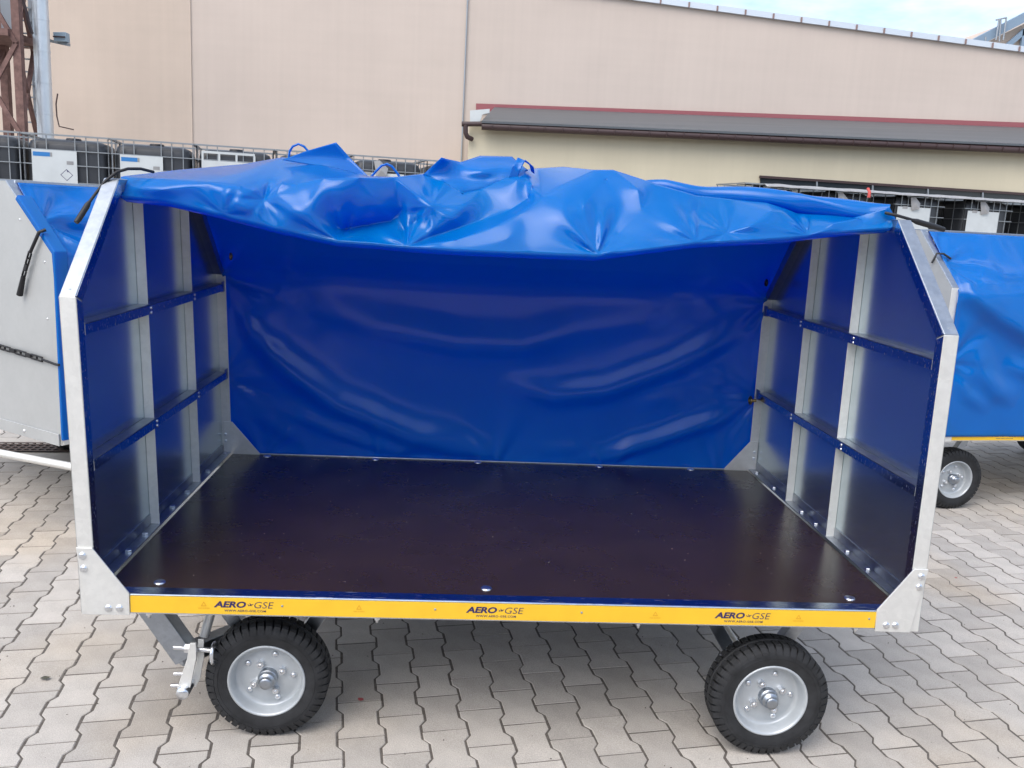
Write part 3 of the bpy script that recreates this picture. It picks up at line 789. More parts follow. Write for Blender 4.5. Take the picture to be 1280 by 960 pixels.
cp('D0', (0.3039,0.5910,2.0101))
cp('DL', (0.2061,0.4370,1.8985))
cp('DL2', (0.2281,0.3890,1.8104))
cp('DR', (0.4282,0.4780,1.8988))
cp('DR2', (0.3352,0.4290,1.8093))
cp('DC', (0.3166,0.4920,1.8932))
cp('T1', (0.4213,0.5140,1.9676))
cp('T2', (0.5452,0.4930,1.9163))
cp('T3', (0.5517,0.3960,1.8375))
cp('T4', (0.4447,0.4010,1.8181))
cp('X1', (0.6344,0.5360,1.9096))
cp('X2', (0.5902,0.4100,1.8364))
cp('J1', (0.7318,0.4330,1.8316))
cp('J0', (0.7000,0.4520,1.8526))
cp('J2', (0.8028,0.4140,1.8553))
cp('J3', (0.9037,0.4600,1.9171))
cp('J4', (0.9667,0.4240,1.8719))
cp('J5', (1.0329,0.4440,1.8549))
cp('J6', (1.1199,0.4240,1.8824))
cp('J7', (1.2264,0.4560,1.9104))
cp('P1', (0.7820,0.5020,1.8996))
cp('P2', (0.7005,0.5360,1.9130))
names = list(CP); idx = {n: i for i, n in enumerate(names)}
pts = [CP[n] for n in names]
LN = ['A1 A2 A3 A4 A5 A6 A7', 'U27 A1', 'A7 A9 A10 A11 U20', 'A5 A8', 'F4 V1 V2 V3 V4 V5 U20', 'F6 K2 K1 H2', 'H2 U20', 'H2 U17', 'F6 K3 K4 K5 K6 N5', 'F6 R1 R2 R3 R4 R5 U11', 'R4 U13', 'F9 DL2 DL D0', 'F9 DR2 DR T1 U10', 'J1 J2 J3 U5', 'F14 J5 J6 J7', 'J3 U4', 'F0 F1 F2 F3 F4 F5 F6 F7 F8 F9 F10 F11 F12 F13 F14 F15 F16', 'F16 E1 U1 U2 U3 U4 U5 U6 U7 U8 U9 U10 U11 U12 U13 U14 U15 U16 U17 U18 U19 U20 U21 U22 U23 U24 U25 U26 U27', 'U27 F0']
OUT = 'F0 F1 F2 F3 F4 F5 F6 F7 F8 F9 F10 F11 F12 F13 F14 F15 F16 E1 U1 U2 U3 U4 U5 U6 U7 U8 U9 U10 U11 U12 U13 U14 U15 U16 U17 U18 U19 U20 U21 U22 U23 U24 U25 U26 U27'
OUTLOW = 'F0 F1 F2 F3 F4 F5 F6 F7 F8 F9 F10 F11 F12 F13 F14 F15 F16'
lines = []
for ln in LN:
    ids = [idx[n] for n in ln.split()]
    lines += list(zip(ids, ids[1:]))
V, F, crease, fix = fan_surface(pts, lines, keep=.93)
# keep only triangles inside the outline
ol = [(pts[idx[n]][0], pts[idx[n]][2]) for n in OUT.split()]
def inside(x, z):
    c = False; n = len(ol); j = n-1
    for i in range(n):
        if (ol[i][1] > z) != (ol[j][1] > z) and x < (ol[j][0]-ol[i][0])*(z-ol[i][1])/(ol[j][1]-ol[i][1])+ol[i][0]: c = not c
        j = i
    return c
F = [t for f in F for t in ([f] if len(f) == 3 else [(f[0], f[i], f[i+1]) for i in range(1, len(f)-1)])]
F = [f for f in F if inside(sum(V[i][0] for i in f)/3, sum(V[i][2] for i in f)/3)]
V, F, bd = refine(V, F, crease, fix, 4, (1, 1, 2, 3))
V = np.array(V)
for n_, am in (('F4', .009), ('F6', .009), ('F9', .010), ('F14', .006), ('A5', .0025), ('J1', .003), ('H2', .003), ('F11', .004), ('F2', .004)):
    V[:, 1] += radial(V[:, 0], V[:, 2], CP[n_][0], CP[n_][2], am, .16, (ord(n_[0])+int(n_[1:])*3) % 7)
V[:, 1] += .004*hashnoise(V[:, 0]*.7, V[:, 2]*1.6, 31, 26)
# wrap the border round: the lower edge folds under, the upper edge runs back over the roof
cnt = {}
for f in F:
    for a, b in ((f[0], f[1]), (f[1], f[2]), (f[2], f[0])): cnt[(a, b)] = 1
bed = [(a, b) for (a, b) in cnt if (b, a) not in cnt]
V = [tuple(v) for v in V]; F = list(F)
olow = set(OUTLOW.split()); lowpts = np.array([(pts[idx[n]][0], pts[idx[n]][2]) for n in OUTLOW.split()])
def is_low(v): return v[2] < np.interp(v[0], lowpts[:, 0], lowpts[:, 1]) + .02
prevring = {}
for a in {i for e in bed for i in e}: prevring[a] = a
steps_low = [(.012, -.010), (.05, -.012), (.16, .010), (.40, .06)]
steps_up = [(.03, .004), (.10, -.005), (.30, -.03), (.60, -.06)]
for k in range(4):
    ring = {}
    for a in prevring:
        x, y, z = V[prevring[a]]; dy, dz = steps_low[k] if is_low(V[a]) else steps_up[k]
        ring[a] = len(V); V.append((x, y+dy, z+dz))
    for a, b in bed:
        F.append((prevring[b], prevring[a], ring[a], ring[b]))
    prevring = dict(ring)
me = bpy.data.meshes.new('bunched_front'); me.from_pydata(V, [], [tuple(map(int, f)) for f in F])
me.polygons.foreach_set('use_smooth', [True]*len(F)); me.update()
bf = mk('bunched_front', me, TARP, tarp)
# a loose corner that stands up, the folded bundle in the middle, the rolled edge on the right
def patch(name, pl, tris, parent, sub=3, it=(1, 2, 2), thick=.003, mat=None):
    V = np.array(pl, float); V, F, bd_ = refine(V, [tuple(t) for t in tris], set(), np.zeros(len(V)), sub, it)
    me = bpy.data.meshes.new(name); me.from_pydata([tuple(v) for v in V], [], [tuple(map(int, f)) for f in F])
    me.polygons.foreach_set('use_smooth', [True]*len(F)); me.update(); o = mk(name, me, mat or TARP, parent)
    s = o.modifiers.new('thickness', 'SOLIDIFY'); s.thickness = thick; s.offset = 0
    return o
patch('loose_corner', [(-0.9262,0.8000,2.0201), (-0.8156,0.7400,2.0579), (-0.6997,0.6600,2.0873), (-0.6459,0.6600,2.0326), (-0.5696,0.6200,1.9653), (-0.6688,0.6600,1.9792), (-0.7578,0.7000,1.9998), (-0.7748,0.7300,2.0359)],
      [(0,1,7),(1,2,7),(2,3,7),(3,6,7),(3,5,6),(3,4,5),(0,7,6)], tarp)
patch('folded_bundle', [(-0.3743,0.6550,1.9887), (-0.3065,0.6000,2.0501), (-0.2357,0.7000,2.0424), (-0.1622,0.8000,2.0765), (-0.0370,0.8000,2.0802), (-0.0080,0.7400,2.0510), (0.0191,0.6700,2.0250), (-0.0829,0.6400,1.9742), (-0.1604,0.5900,1.9336), (-0.2191,0.5750,1.9215),
      (-0.1514,0.6000,2.0038), (-0.1249,0.6600,1.9845), (-0.0849,0.6600,2.0336), (-0.2514,0.6600,1.9837), (-0.2779,0.7000,1.8704), (-0.0331,0.7200,1.9133)],
      [(0,1,13),(1,2,13),(2,10,13),(2,3,10),(3,12,10),(3,4,12),(4,5,12),(5,6,12),(6,7,12),(7,11,12),(11,10,12),(10,11,13),(11,8,13),(7,8,11),(8,9,13),(9,0,13),(9,8,14),(8,7,15),(8,15,14)], tarp)
patch('fold_loop', [(-0.0540,0.6350,1.9931), (-0.0239,0.6300,1.9857), (-0.0419,0.6200,2.0338), (-0.0120,0.6150,2.0264), (-0.0245,0.6400,2.0678), (0.0056,0.6350,2.0604), (0.0206,0.6700,2.0545), (0.0393,0.6650,2.0376), (0.0337,0.7000,2.0242), (0.0464,0.7000,2.0160)],
      [(0,1,3),(0,3,2),(2,3,5),(2,5,4),(4,5,7),(4,7,6),(6,7,9),(6,9,8)], tarp)
roll = MB()
rp_ = [Vector(q) for q in ((0.4344,0.7400,1.9805), (0.5538,0.7100,1.9858), (0.7014,0.6700,1.9773), (0.8744,0.6200,1.9672), (1.0436,0.5700,1.9543), (1.1824,0.5300,1.9433), (1.2769,0.5000,1.9362), (1.3451,0.4700,1.9337))]
rr_ = [.02, .030, .034, .033, .036, .034, .031, .029]; ctr, rds = [], []
for i in range(7):
    for k in range(8): ctr.append(rp_[i].lerp(rp_[i+1], k/8)); rds.append((rr_[i]*(8-k)+rr_[i+1]*k)/8)
roll.tube(ctr + [rp_[7]], rds + [rr_[7]], 20)
roll.v = [(x, y + .007*math.sin(x*23+z*40), z + .006*math.sin(x*31+y*50) - .004*math.sin(x*11)) for x, y, z in (tuple(p) for p in roll.v)]
rl = roll.build('rolled_edge', TARP, tarp)
patch('corner_tail', [(1.2003,0.4900,1.9032), (1.3325,0.4500,1.9532), (1.3800,0.4550,1.8892), (1.2863,0.4400,1.8790), (1.2081,0.4300,1.8666), (1.2739,0.4550,1.9128)], [(0,1,5),(1,2,5),(2,3,5),(3,4,5),(4,0,5)], tarp)
MB().tube([(-0.8988,0.8000,2.0306), (-0.8958,0.8000,2.0548), (-0.8837,0.8000,2.0734), (-0.8625,0.8000,2.0835), (-0.8411,0.8000,2.0757), (-0.8227,0.8000,2.0557), (-0.8104,0.8000,2.0444)], .0045, 8).build('blue_rope', TARP, tarp)
MB().tube([(-0.5678,0.6600,1.9699), (-0.5504,0.6600,1.9913), (-0.5301,0.6600,2.0127), (-0.5095,0.6600,2.0196), (-0.4915,0.6600,2.0119), (-0.4700,0.6600,1.9868), (-0.4607,0.6600,1.9726)], .0045, 8).build('blue_rope', TARP, tarp)
def strap(parent, pts, r=.008, grip=None):
    s_ = MB().tube(pts, r, 8).build('rubber_strap', RUBBER_S, parent)
    if grip: MB().tube(grip, [r*1.1, r*1.9, r*1.9, r*1.6], 8).build('strap_grip', RUBBER_S, s_)
    return s_
strap(tarp, [(-1.3168,0.5200,1.9411), (-1.3433,0.4700,1.9481), (-1.3723,0.4300,1.9446), (-1.3989,0.4000,1.9311), (-1.4312,0.3850,1.8996), (-1.4600,0.3600,1.8498), (-1.4699,0.3300,1.8199)], .0052,
      [(-1.4664,0.3350,1.8280), (-1.4727,0.3300,1.8145), (-1.4837,0.2900,1.7721), (-1.4904,0.2800,1.7588)])
strap(tarp, [(1.3124,0.4400,1.9320), (1.3454,0.4200,1.9251), (1.3887,0.4200,1.9158), (1.4490,0.4400,1.9044), (1.4922,0.4500,1.8949)], .0055,
      [(1.4125,0.4300,1.9113), (1.4313,0.4300,1.9065), (1.5227,0.4600,1.8905), (1.5599,0.4700,1.8834)])
# brass eyelet in the curtain's right edge, hooks at the upper corners
ey = MB().tube([(1.318, 1.672+.018*math.cos(a*math.pi/7), Z0+.452+.018*math.sin(a*math.pi/7)) for a in range(14)], .006, 8, closed=True)
ey.tube([(1.318, 1.665, Z0+.452), (1.345, 1.66, Z0+.455)], .008, 8); ey.build('eyelet', BRONZE, tarp)
ey = MB().tube([(-1.325, 1.60+.014*math.cos(a*math.pi/7), Z0+1.075+.014*math.sin(a*math.pi/7)) for a in range(14)], .005, 8, closed=True); ey.build('eyelet', BRONZE, tarp)
ey = MB().tube([(1.312, 1.60+.014*math.cos(a*math.pi/7), Z0+1.07+.014*math.sin(a*math.pi/7)) for a in range(14)], .005, 8, closed=True); ey.build('eyelet', RUBBER_S, tarp)


# ------------------------------------------------------------------ covered carts behind
def covered_cart(name, loc, rz, label, feats, seed, wheel_spec, amp=.012):
    root = empty(name, loc, rz); tag(root, label, 'cart', 'galvanised luggage carts')
    build_wall(root, -1, 0, False); build_wall(root, 1, 0, False)
    MB().box((-1.395, 0, Z0-.004), (1.395, DW, Z0+.062)).build('platform_frame', GALV_DULL, root, .004)
    strip(root, -1.25, 1.25, (-.843, -.062, .745), (-.94, -.455, .485, .905))
    MB().box((-1.36, YT-.015, Z0+HT-.045), (1.36, YT+.03, Z0+HT+.002)).build('top_front_rail', GALV, root, .003)
    gusset(root, [(-1.40, -.006), (-1.252, -.006), (-1.252, .070), (-1.353, .222), (-1.40, .222)], -.0072, -.0012, [(-1.383, .196), (-1.383, .152)])
    for c, r_ in wheel_spec:
        copy_wheel(wheelL, root, c, r_)
    for c, r_ in wheel_spec[:2]:
        for sx in (-1, 1):
            MB().bar((c[0]+.22*sx, c[1]+.14, Z0-.003), (c[0]+.04*sx, c[1]+.14, .22), .05, .045, (0,1,0)).build('axle_strut', GALV, root, .003)
    # tarpaulin: its own thing, in the same frame
    t = empty('tarpaulin', loc, rz)
    pr = np.array([(-.012, Z0+.03), (-.012, Z0+.5), (-.010, Z0+HB-.02), (YT-.03, Z0+HT-.012)])
    return root, t, pr
def cover_sheet(t, pr, feats, seed, amp, x0=-1.362, x1=1.362, name='front_sheet', wrap=0):
    dl = np.r_[0, np.cumsum(np.hypot(*np.diff(pr, axis=0).T))]; nv, nu = 90, 170
    tv = np.linspace(0, dl[-1], nv); y = np.interp(tv, dl, pr[:, 0]); z = np.interp(tv, dl, pr[:, 1])
    y = np.convolve(np.pad(y, 2, 'edge'), np.ones(5)/5, 'valid')
    X, T = np.meshgrid(np.linspace(x0, x1, nu), tv); Yb = np.repeat(y[:, None], nu, 1); Zb = np.repeat(z[:, None], nu, 1)
    edge = np.clip((X-x0)/.03, .25, 1)*np.clip((dl[-1]-T)/.04, 0, 1)
    D = wrinkle(X, Zb, feats) + amp*hashnoise(X, Zb, seed, 9) + amp*.75*hashnoise(X, Zb*.45, seed+4, 30)*np.clip((Zb-1.45)/.25, .08, 1)
    D += radial(X, Zb, -1.36, 1.70, .012, .35, seed) + radial(X, Zb, -1.36, 1.05, .008, .3, seed+2)
    D *= edge
    P = np.stack([X, Yb + D, Zb + .5*np.minimum(D, 0)*(Zb > Z0+HB)*-1], -1)
    return grid_mesh(name, P, TARP, t, .0022)

# right cart
rz = rad(8); rloc = (4.363, 2.996, 0)
rc, rt, pr = covered_cart('luggage_cart', rloc, rz, 'luggage cart under a smooth blue cover at the right edge, its wheel showing', None, 11,
    [((-1.09, .15, .213), 0), ((.9, .17, .213), 0), ((-1.09, 1.55, .213), math.pi), ((.9, 1.55, .213), math.pi)])
tag(rt, 'blue tarpaulin stretched over the covered cart at the right edge', 'tarpaulin', 'blue tarpaulins')
cover_sheet(rt, pr, [([(-1.36,1.62),(-1.28,1.50),(-1.05,1.36),(-.75,1.22),(-.2,1.02),(.4,.95)], -.075, .16, .06),
    ([(-1.20,1.20),(-1.14,1.02),(-.98,.86),(-.8,.78)], -.035, .10, .05), ([(-.96,1.06),(-.7,.98),(-.4,.92)], -.03, .06, .05),
    ([(-1.25,1.72),(-1.0,1.62),(-.6,1.66)], -.02, .05, .04), ([(-1.30,.98),(-1.2,.84),(-1.0,.72)], -.02, .06, .04), ([(-.9,1.5),(-.5,1.46),(0,1.4)], .02, .05, .05)], 11, .012)
st = MB().tube([(-1.425, .21, Z0+1.17), (-1.40, .205, Z0+1.235), (-1.36, .19, Z0+1.235), (-1.315, .17, Z0+1.205)], .007, 8).build('rubber_strap', RUBBER_S, rt)
# left cart, turned so that its end panel looks towards the camera
lrz = math.atan2(.83, .56); lloc = (-1.548, 3.167, 0)
lc, lt, pr = covered_cart('luggage_cart', lloc, lrz, 'luggage cart at the left edge showing its plain grey end panel', None, 21,
    [((-.35, .17, .213), 0), ((.9, .17, .213), 0), ((-.35, 1.55, .213), math.pi), ((.9, 1.55, .213), math.pi)])
tag(lt, 'blue tarpaulin of the cart at the left edge, pulled tight by black rubber straps', 'tarpaulin', 'blue tarpaulins')
cover_sheet(lt, pr, [([(-1.37,1.68),(-1.1,1.62),(-.7,1.60)], .035, .05, .05), ([(-1.37,1.70),(-1.15,1.70),(-.8,1.74)], -.03, .05, .04), ([(-1.37,1.66),(-1.2,1.54),(-.9,1.48)], -.03, .04, .04)], 21, .012)
# cover lapping round the slope edge of the end panel
pr2 = [(-.012, Z0+.03), (-.012, Z0+HB), (YT-.06, Z0+HT-.06)]
lap = MB().prism([(-LX-.004, -.016, Z0+.02), (-LX-.004, -.016, Z0+HB+.010), (-LX-.004, YT-.11, Z0+HT-.075), (-LX-.004, YT-.085, Z0+HT-.10), (-LX-.004, .012, Z0+HB-.004), (-LX-.004, .004, Z0+.9), (-LX-.004, .004, Z0+.02)], (.075, 0, 0))
lap.build('edge_lap', TARP, lt, .006)
base = MB().box((-LX-.012, .01, Z0-.012), (-LX-.004, DW-.01, Z0+.055)).build('end_skirt', SHEET_OUT, lc, .002)
for y in (.33, .62, 1.1): 
    mb = MB(); bolt(mb, (-LX-.012, y, Z0+.02), (-1,0,0), .011, .006, 10); mb.build('bolt', ZINC, lc)
for y, z in ((.075, HB-.05), (.075, HB-.35), (.28, HB+.16)):
    mb = MB(); bolt(mb, (-LX-.0016, y, Z0+z), (-1,0,0), .006, .004, 8); mb.build('bolt', ZINC, lc)
bpy.context.view_layer.update()
def to_local(root, p): return root.matrix_world.inverted() @ Vector(p)
x_ = -LX-.016
def linkstrap(parent, a, b, n):
    """rubber strap made of open links, from a to b on the end panel"""
    a, b = Vector(a), Vector(b); d = (b-a)/n; s_ = MB(); nrm = Vector((1,0,0)).cross(d).normalized()
    for k in range(n):
        c = a + d*(k+.5); l = d*.46; w_ = nrm*.011
        if k % 3 == 2: s_.bar(c-l, c+l, .022, .012, (1,0,0))
        else: s_.tube([c-l-w_, c+l-w_, c+l+w_, c-l+w_], .0055, 6, closed=True)
    return s_.build('link_strap', RUBBER_S, parent)
h1 = to_local(lt, (-2.4169,2.0200,1.6497)); h1.x = -LX-.022
MB().tube([h1 + Vector((.03, -.01, .012)), h1, h1 + Vector((-.002, .085, -.11))], .009, 8).build('rubber_strap', RUBBER_S, lt)
linkstrap(lt, h1 + Vector((-.002, .085, -.11)), h1 + Vector((-.004, .155, -.24)), 4)
MB().tube([h1 + Vector((-.004, .155, -.24)), h1 + Vector((-.004, .20, -.345))], [.012, .017], 8).build('strap_grip', RUBBER_S, lt)
h2 = Vector((x_, -.004, Z0+.44))
MB().tube([h2 + Vector((.004, -.022, .0)), h2, h2 + Vector((0, .12, .012))], .007, 8).build('rubber_strap', RUBBER_S, lt)
linkstrap(lt, h2 + Vector((0, .12, .012)), h2 + Vector((0, .62, .04)), 10)
# tow bar of the left cart
ta, tb = to_local(lc, (-2.9535,2.2286,0.4200)), to_local(lc, (-2.1009,1.9034,0.4000))
MB().tube([ta, tb], .022, 12).build('tow_bar', GALV_DULL, lc)


# ------------------------------------------------------------------ channel drain behind the carts
kb = MB().add([(-3.6585,3.3053,0.0040), (-1.5691,3.4297,0.0040), (-1.6967,4.0168,0.0040), (-4.0094,3.9452,0.0040)], [(0,1,2,3)])
d_ = kb.build('concrete_strip', CONCRETE); d_['kind'] = 'structure'
if d_.data.polygons[0].normal.z < 0: d_.data.flip_normals()
gr = empty('drain_grating', (0,0,0)); tag(gr, 'rusty mesh drain grating in the pale strip below the grey end panel', 'drain')
ga, gb = Vector((-3.6828,3.5516,0.0100)), Vector((-2.1558,3.7013,0.0100)); gd = (gb-ga).normalized(); gn = Vector((-gd.y, gd.x, 0))
MB().prism([ga, gb, gb+gn*.22, ga+gn*.22], (0,0,-.004)).build('channel', M('drain_dark', (.02,.018,.016), .9), gr)
bars = MB(); n = int((gb-ga).length/.05)
for k in range(n): bars.bar(ga+gd*(k*.05)+Vector((0,0,.004)), ga+gd*(k*.05+.02)+gn*.22+Vector((0,0,.004)), .016, .006)
for k in range(5): bars.bar(ga+gn*.055*k+Vector((0,0,.008)), gb+gn*.055*k+Vector((0,0,.008)), .014, .004)
bars.build('grate', GRATE, gr)

# ------------------------------------------------------------------ intermediate bulk containers
IW, IH = 1.15, 1.355
def make_ibc(kind):
    root = empty('bulk_container')
    # tank: rounded box from stacked superellipse rings
    mb = MB(); rings = []; prof = [(.16, .86), (.17, .93), (.22, .97), (.30, .985), (1.12, .985), (1.20, .965), (1.255, .92), (1.285, .80), (1.295, .5)]
    n = 48
    for z, s_ in prof:
        ring = []
        for k in range(n):
            a = 2*math.pi*(k+.5)/n; c, s2 = math.cos(a), math.sin(a); e = .22
            x = math.copysign(abs(c)**e, c); y = math.copysign(abs(s2)**e, s2)
            ring.append((x*s_*IW*.483, y*s_*IW*.483, z))
        rings.append(ring)
    V = [p for r in rings for p in r]; F_ = [(i*n+k, i*n+(k+1) % n, (i+1)*n+(k+1) % n, (i+1)*n+k) for i in range(len(prof)-1) for k in range(n)]
    F_ += [tuple(range((len(prof)-1)*n, len(prof)*n))]
    mb.add(V, F_, True); tk = mb.build('tank', BLACKTANK, root)
    MB().lathe([(0, .05), (.10, .05), (.11, .03), (.11, 0)], (0, 0, 1.29), (0,0,1), 20).build('filler_cap', RUBBER_S, tk)
    cg = MB(); h = IW/2; t = .016
    xs = [-h+.01, -h*.72, -h*.46, h*.20, h*.46, h*.74, h-.01]
    zs = [.17, .42, .67, .92, 1.13, IH-.012]
    for q in range(4):
        ca, sa = math.cos(q*math.pi/2), math.sin(q*math.pi/2)
        def rt_(x, y, z): return (x*ca - y*sa, x*sa + y*ca, z)
        for x in (xs if q == 0 else (xs[0], xs[2], xs[4], xs[6]) if q != 2 else (xs[0], xs[6])):
            a = rt_(x, -h+.010, .15); b = rt_(x, -h+.010, IH-.014); cg.bar(a, b, t*.85, t*.85, (ca, sa, 0))
        for i, z in enumerate(zs): cg.bar(rt_(-h, -h-.004, z), rt_(h, -h-.004, z), t*(1.5 if i in (0, 5) else .85), t*(1.5 if i in (0, 5) else .85))
    cg.build('cage', CAGE, root)
    pl = MB()
    for y in (-.45, 0, .45): pl.box((-h, y-.06, .0), (h, y+.06, .1))
    for k in range(6): pl.box((-h+k*.21, -h, .101), (-h+k*.21+.1, h, .128))
    pl.build('pallet', WOOD, root)
    y = -h-.020
    if kind == 'plate':
        p = MB().box((-h*.80, y, .60), (h*.24, y+.004, 1.125)).build('label_plate', PLATE, root)
        MB().box((-h*.77, y-.002, 1.03), (-h*.38, y-.0005, 1.09)).build('blue_sticker', BLUELABEL, p)
        MB().box((-h*.38, y-.002, 1.03), (-h*.33, y-.0005, 1.09)).build('white_sticker', FILM, p)
        MB().box((0, y-.002, .93), (h*.16, y-.0005, .98)).build('white_sticker', FILM, p)
        dm = MB(); c = (-.01*h, .78); s_ = .085
        q = [(c[0]-s_, c[1]), (c[0], c[1]+s_), (c[0]+s_, c[1]), (c[0], c[1]-s_)]; q2 = [(c[0]+(a-c[0])*.88, c[1]+(b-c[1])*.88) for a, b in q]
        for i in range(4):
            j = (i+1) % 4; dm.add([(q[i][0], y-.001, q[i][1]), (q[j][0], y-.001, q[j][1]), (q2[j][0], y-.001, q2[j][1]), (q2[i][0], y-.001, q2[i][1])], [(0,1,2,3)])
        dm.add([(c[0]-.004, y-.001, c[1]+s_*.95), (c[0]+.03, y-.001, c[1]+s_*.5), (c[0]+.01, y-.001, c[1]+s_*.5)], [(0,1,2)])
        dm.build('diamond_mark', INK, p)
    elif kind == 'wide':
        p = MB().box((-h*.86, y, .55), (h*.50, y+.004, 1.12)).build('label_plate', PLATE, root)
        MB().box((-h*.86, y, 1.225), (h*.50, y+.004, 1.26)).build('plate_top', PLATE, p)
        for x in (-h*.86, -h*.44, 0, h*.46): MB().box((x, y+.0005, 1.1205), (x+.03, y+.0035, 1.2245)).build('plate_post', PLATE, p)
        MB().box((h*.30, y-.002, .98), (h*.44, y-.0005, 1.03)).build('white_sticker', FILM, p)
    elif kind == 'torn':
        p = MB().box((-h*.88, y, .60), (h*.42, y+.004, 1.09)).build('label_plate', PLATE, root)
        V = [(-.25, y-.01, 1.27), (-.16, y-.03, 1.29), (-.02, y-.015, 1.17), (-.05, y-.05, 1.06), (-.20, y-.02, 1.02), (-.14, y-.05, 1.14)]
        MB().add(V, [(0,1,5),(1,2,5),(2,3,5),(3,4,5),(4,0,5)]).build('torn_film', FILM, root)
        MB().box((-h*.70, y-.004, 1.05), (-h*.50, y-.002, 1.10)).build('white_sticker', FILM, root)
    return root
protos = {k: make_ibc(k) for k in ('plate', 'wide', 'torn')}; used = {k: False for k in protos}
def put_ibc(kind, loc, rz, label, group, mirror=False):
    o = protos[kind] if not used[kind] else copy_tree(protos[kind]); used[kind] = True
    o.location = loc; o.rotation_euler = (0, 0, rz); tag(o, label, 'container', group); return o
# left row: stacked two high, running back to the right
d0 = Vector((-6.17, 11.47, 0)); dr = Vector((5.87, 1.30, 0)).normalized(); ang = math.atan2(dr.y, dr.x)
lab = {-2: 'black caged container at the far left edge behind the grey end panel', -1: 'black caged container with white corner post, beside the leftmost labelled one',
       0: 'black caged container with white plate and blue sticker below the silver pipe', 1: 'black caged container with white plate just behind the open cart\'s left corner post',
       2: 'black caged container with a plain wide white plate, left of the standing tarpaulin corner', 3: 'black caged container behind the first blue rope loop',
       4: 'black caged container behind the second blue rope loop', 5: 'black caged container at the right end of the left row'}
kinds = {-1: 'torn', 0: 'plate', 1: 'plate', 2: 'wide', 3: 'torn', 4: 'torn', 5: 'torn'}
for i in range(-1, 6):
    p = d0 + dr*(i*1.185)
    put_ibc(kinds[i], (p.x, p.y, IH), ang, lab[i], 'stacked black containers')
    put_ibc('torn', (p.x, p.y, 0), ang, 'black caged container in the hidden bottom layer of the stacks', 'bottom layer containers')
# right row
q0 = Vector((5.47, 14.35, 0)); qd = Vector((4.6, .85, 0)).normalized(); qa = math.atan2(qd.y, qd.x)
labr = ['grey-plated caged container at the left end of the right row', 'black caged container with a torn film scrap, above the rolled blue edge',
        'black caged container behind the right wall\'s rubber strap', 'black caged container with a wide plate above the right cart\'s cover', 'black caged container at the right edge of the picture']
for i, k in enumerate(('wide', 'torn', 'torn', 'torn', 'torn')):
    p = q0 + qd*(i*1.62)
    put_ibc(k, (p.x, p.y, IH), qa, labr[i], 'stacked black containers')
    put_ibc('torn', (p.x, p.y, 0), qa, 'black caged container in the hidden bottom layer of the stacks', 'bottom layer containers')
    p2 = q0 + qd*(i*1.62+.55) + Vector((-qd.y, qd.x, 0))*1.35
    for lv, tx in ((IH, 'black caged container in the second row, dark behind the %s gap of the right row' % ('first', 'second', 'third', 'fourth', 'last')[i]), (0, 'black caged container in the hidden bottom layer of the stacks')):
        put_ibc('torn', (p2.x, p2.y, lv), qa, tx, 'second row containers' if lv else 'bottom layer containers')
# crumpled film lying along the tops of the right row
fx = np.linspace(-.2, 6.4, 90); fy = np.linspace(-.72, .5, 12); FX, FY = np.meshgrid(fx, fy)
FZ = 2*IH + .004 + .02*np.abs(hashnoise(FX, FY, 5, 9)) - .06*np.clip((-.58-FY)/.14, 0, 1)
WX = q0.x + qd.x*FX - qd.y*FY; WY = q0.y + qd.y*FX + qd.x*FY
fo = grid_mesh('plastic_film', np.stack([WX, WY, FZ], -1), FILM, None, .002)
tag(fo, 'crumpled grey plastic film lying along the tops of the right containers', 'film')
MB().tube([(7.3659,13.7000,2.7159), (7.3578,13.6000,2.6542), (7.3557,13.6000,2.5517)], .03, 6).build('red_tag', REDTAG, fo)

# ------------------------------------------------------------------ factory hall
WY0 = 22.0
hall = empty('factory_hall', (4, WY0, 0)); tag(hall, 'large beige factory hall with sloping roof edge filling the background', 'building')
def sub(p, o): return (p[0]-o.location.x, p[1]-o.location.y, p[2]-o.location.z)
R0, R1, R2 = Vector((19.8873,22.0000,6.7752)), Vector((4.1060,22.0000,7.7233)), Vector((-7.4682,22.0000,8.4237))
tl, tr_ = Vector((-7.4682,22.0000,8.4237)), Vector((19.8873,22.0000,6.7752))
MB().prism([sub((tl.x, WY0, 0), hall), sub((tr_.x, WY0, 0), hall), sub(tr_, hall), sub(tl, hall)], (0, 14, 0)).build('wall', WALLP, hall)
ll = Vector((-17.1570,21.8000,7.4603))
MB().prism([sub((ll.x, WY0-.03, 0), hall), sub((tl.x, WY0-.03, 0), hall), sub((tl.x, WY0-.03, tl.z), hall), sub((ll.x, WY0-.03, tl.z-.4), hall)], (0, 14, 0)).build('wall', WALLW, hall)
CLIP = M('brown_clip', (.22,.15,.14), .7)
slope = (tr_.z-tl.z)/(tr_.x-tl.x)
cx = R1.x - 3*.775
while cx < tr_.x-.3:
    z = tl.z + (cx-tl.x)*slope; ln = .775
    MB().prism([(cx-hall.location.x, -.10, z-.02), (cx+ln-.02-hall.location.x, -.10, z+slope*(ln-.02)-.02), (cx+ln-.02-hall.location.x, -.10, z+slope*(ln-.02)+.13), (cx-hall.location.x, -.10, z+.13)], (0, .5, 0)).build('capping', CAPM, hall)
    MB().box((cx-.04-hall.location.x, -.13, z-.02), (cx+.0-hall.location.x, -.101, z+.11)).build('capping_clip', CLIP, hall)
    cx += ln
pw = Vector((-0.2799,21.9000,4.5804))
MB().tube([(pw.x-hall.location.x, -.05, 3.0), (pw.x-hall.location.x, -.05, 9.5)], .022, 6).build('lightning_wire', GREYSTEEL, hall)
wire = [(-10.9327,21.6000,3.4405), (-10.8378,21.6000,3.7476), (-10.7677,21.6000,4.4105)]
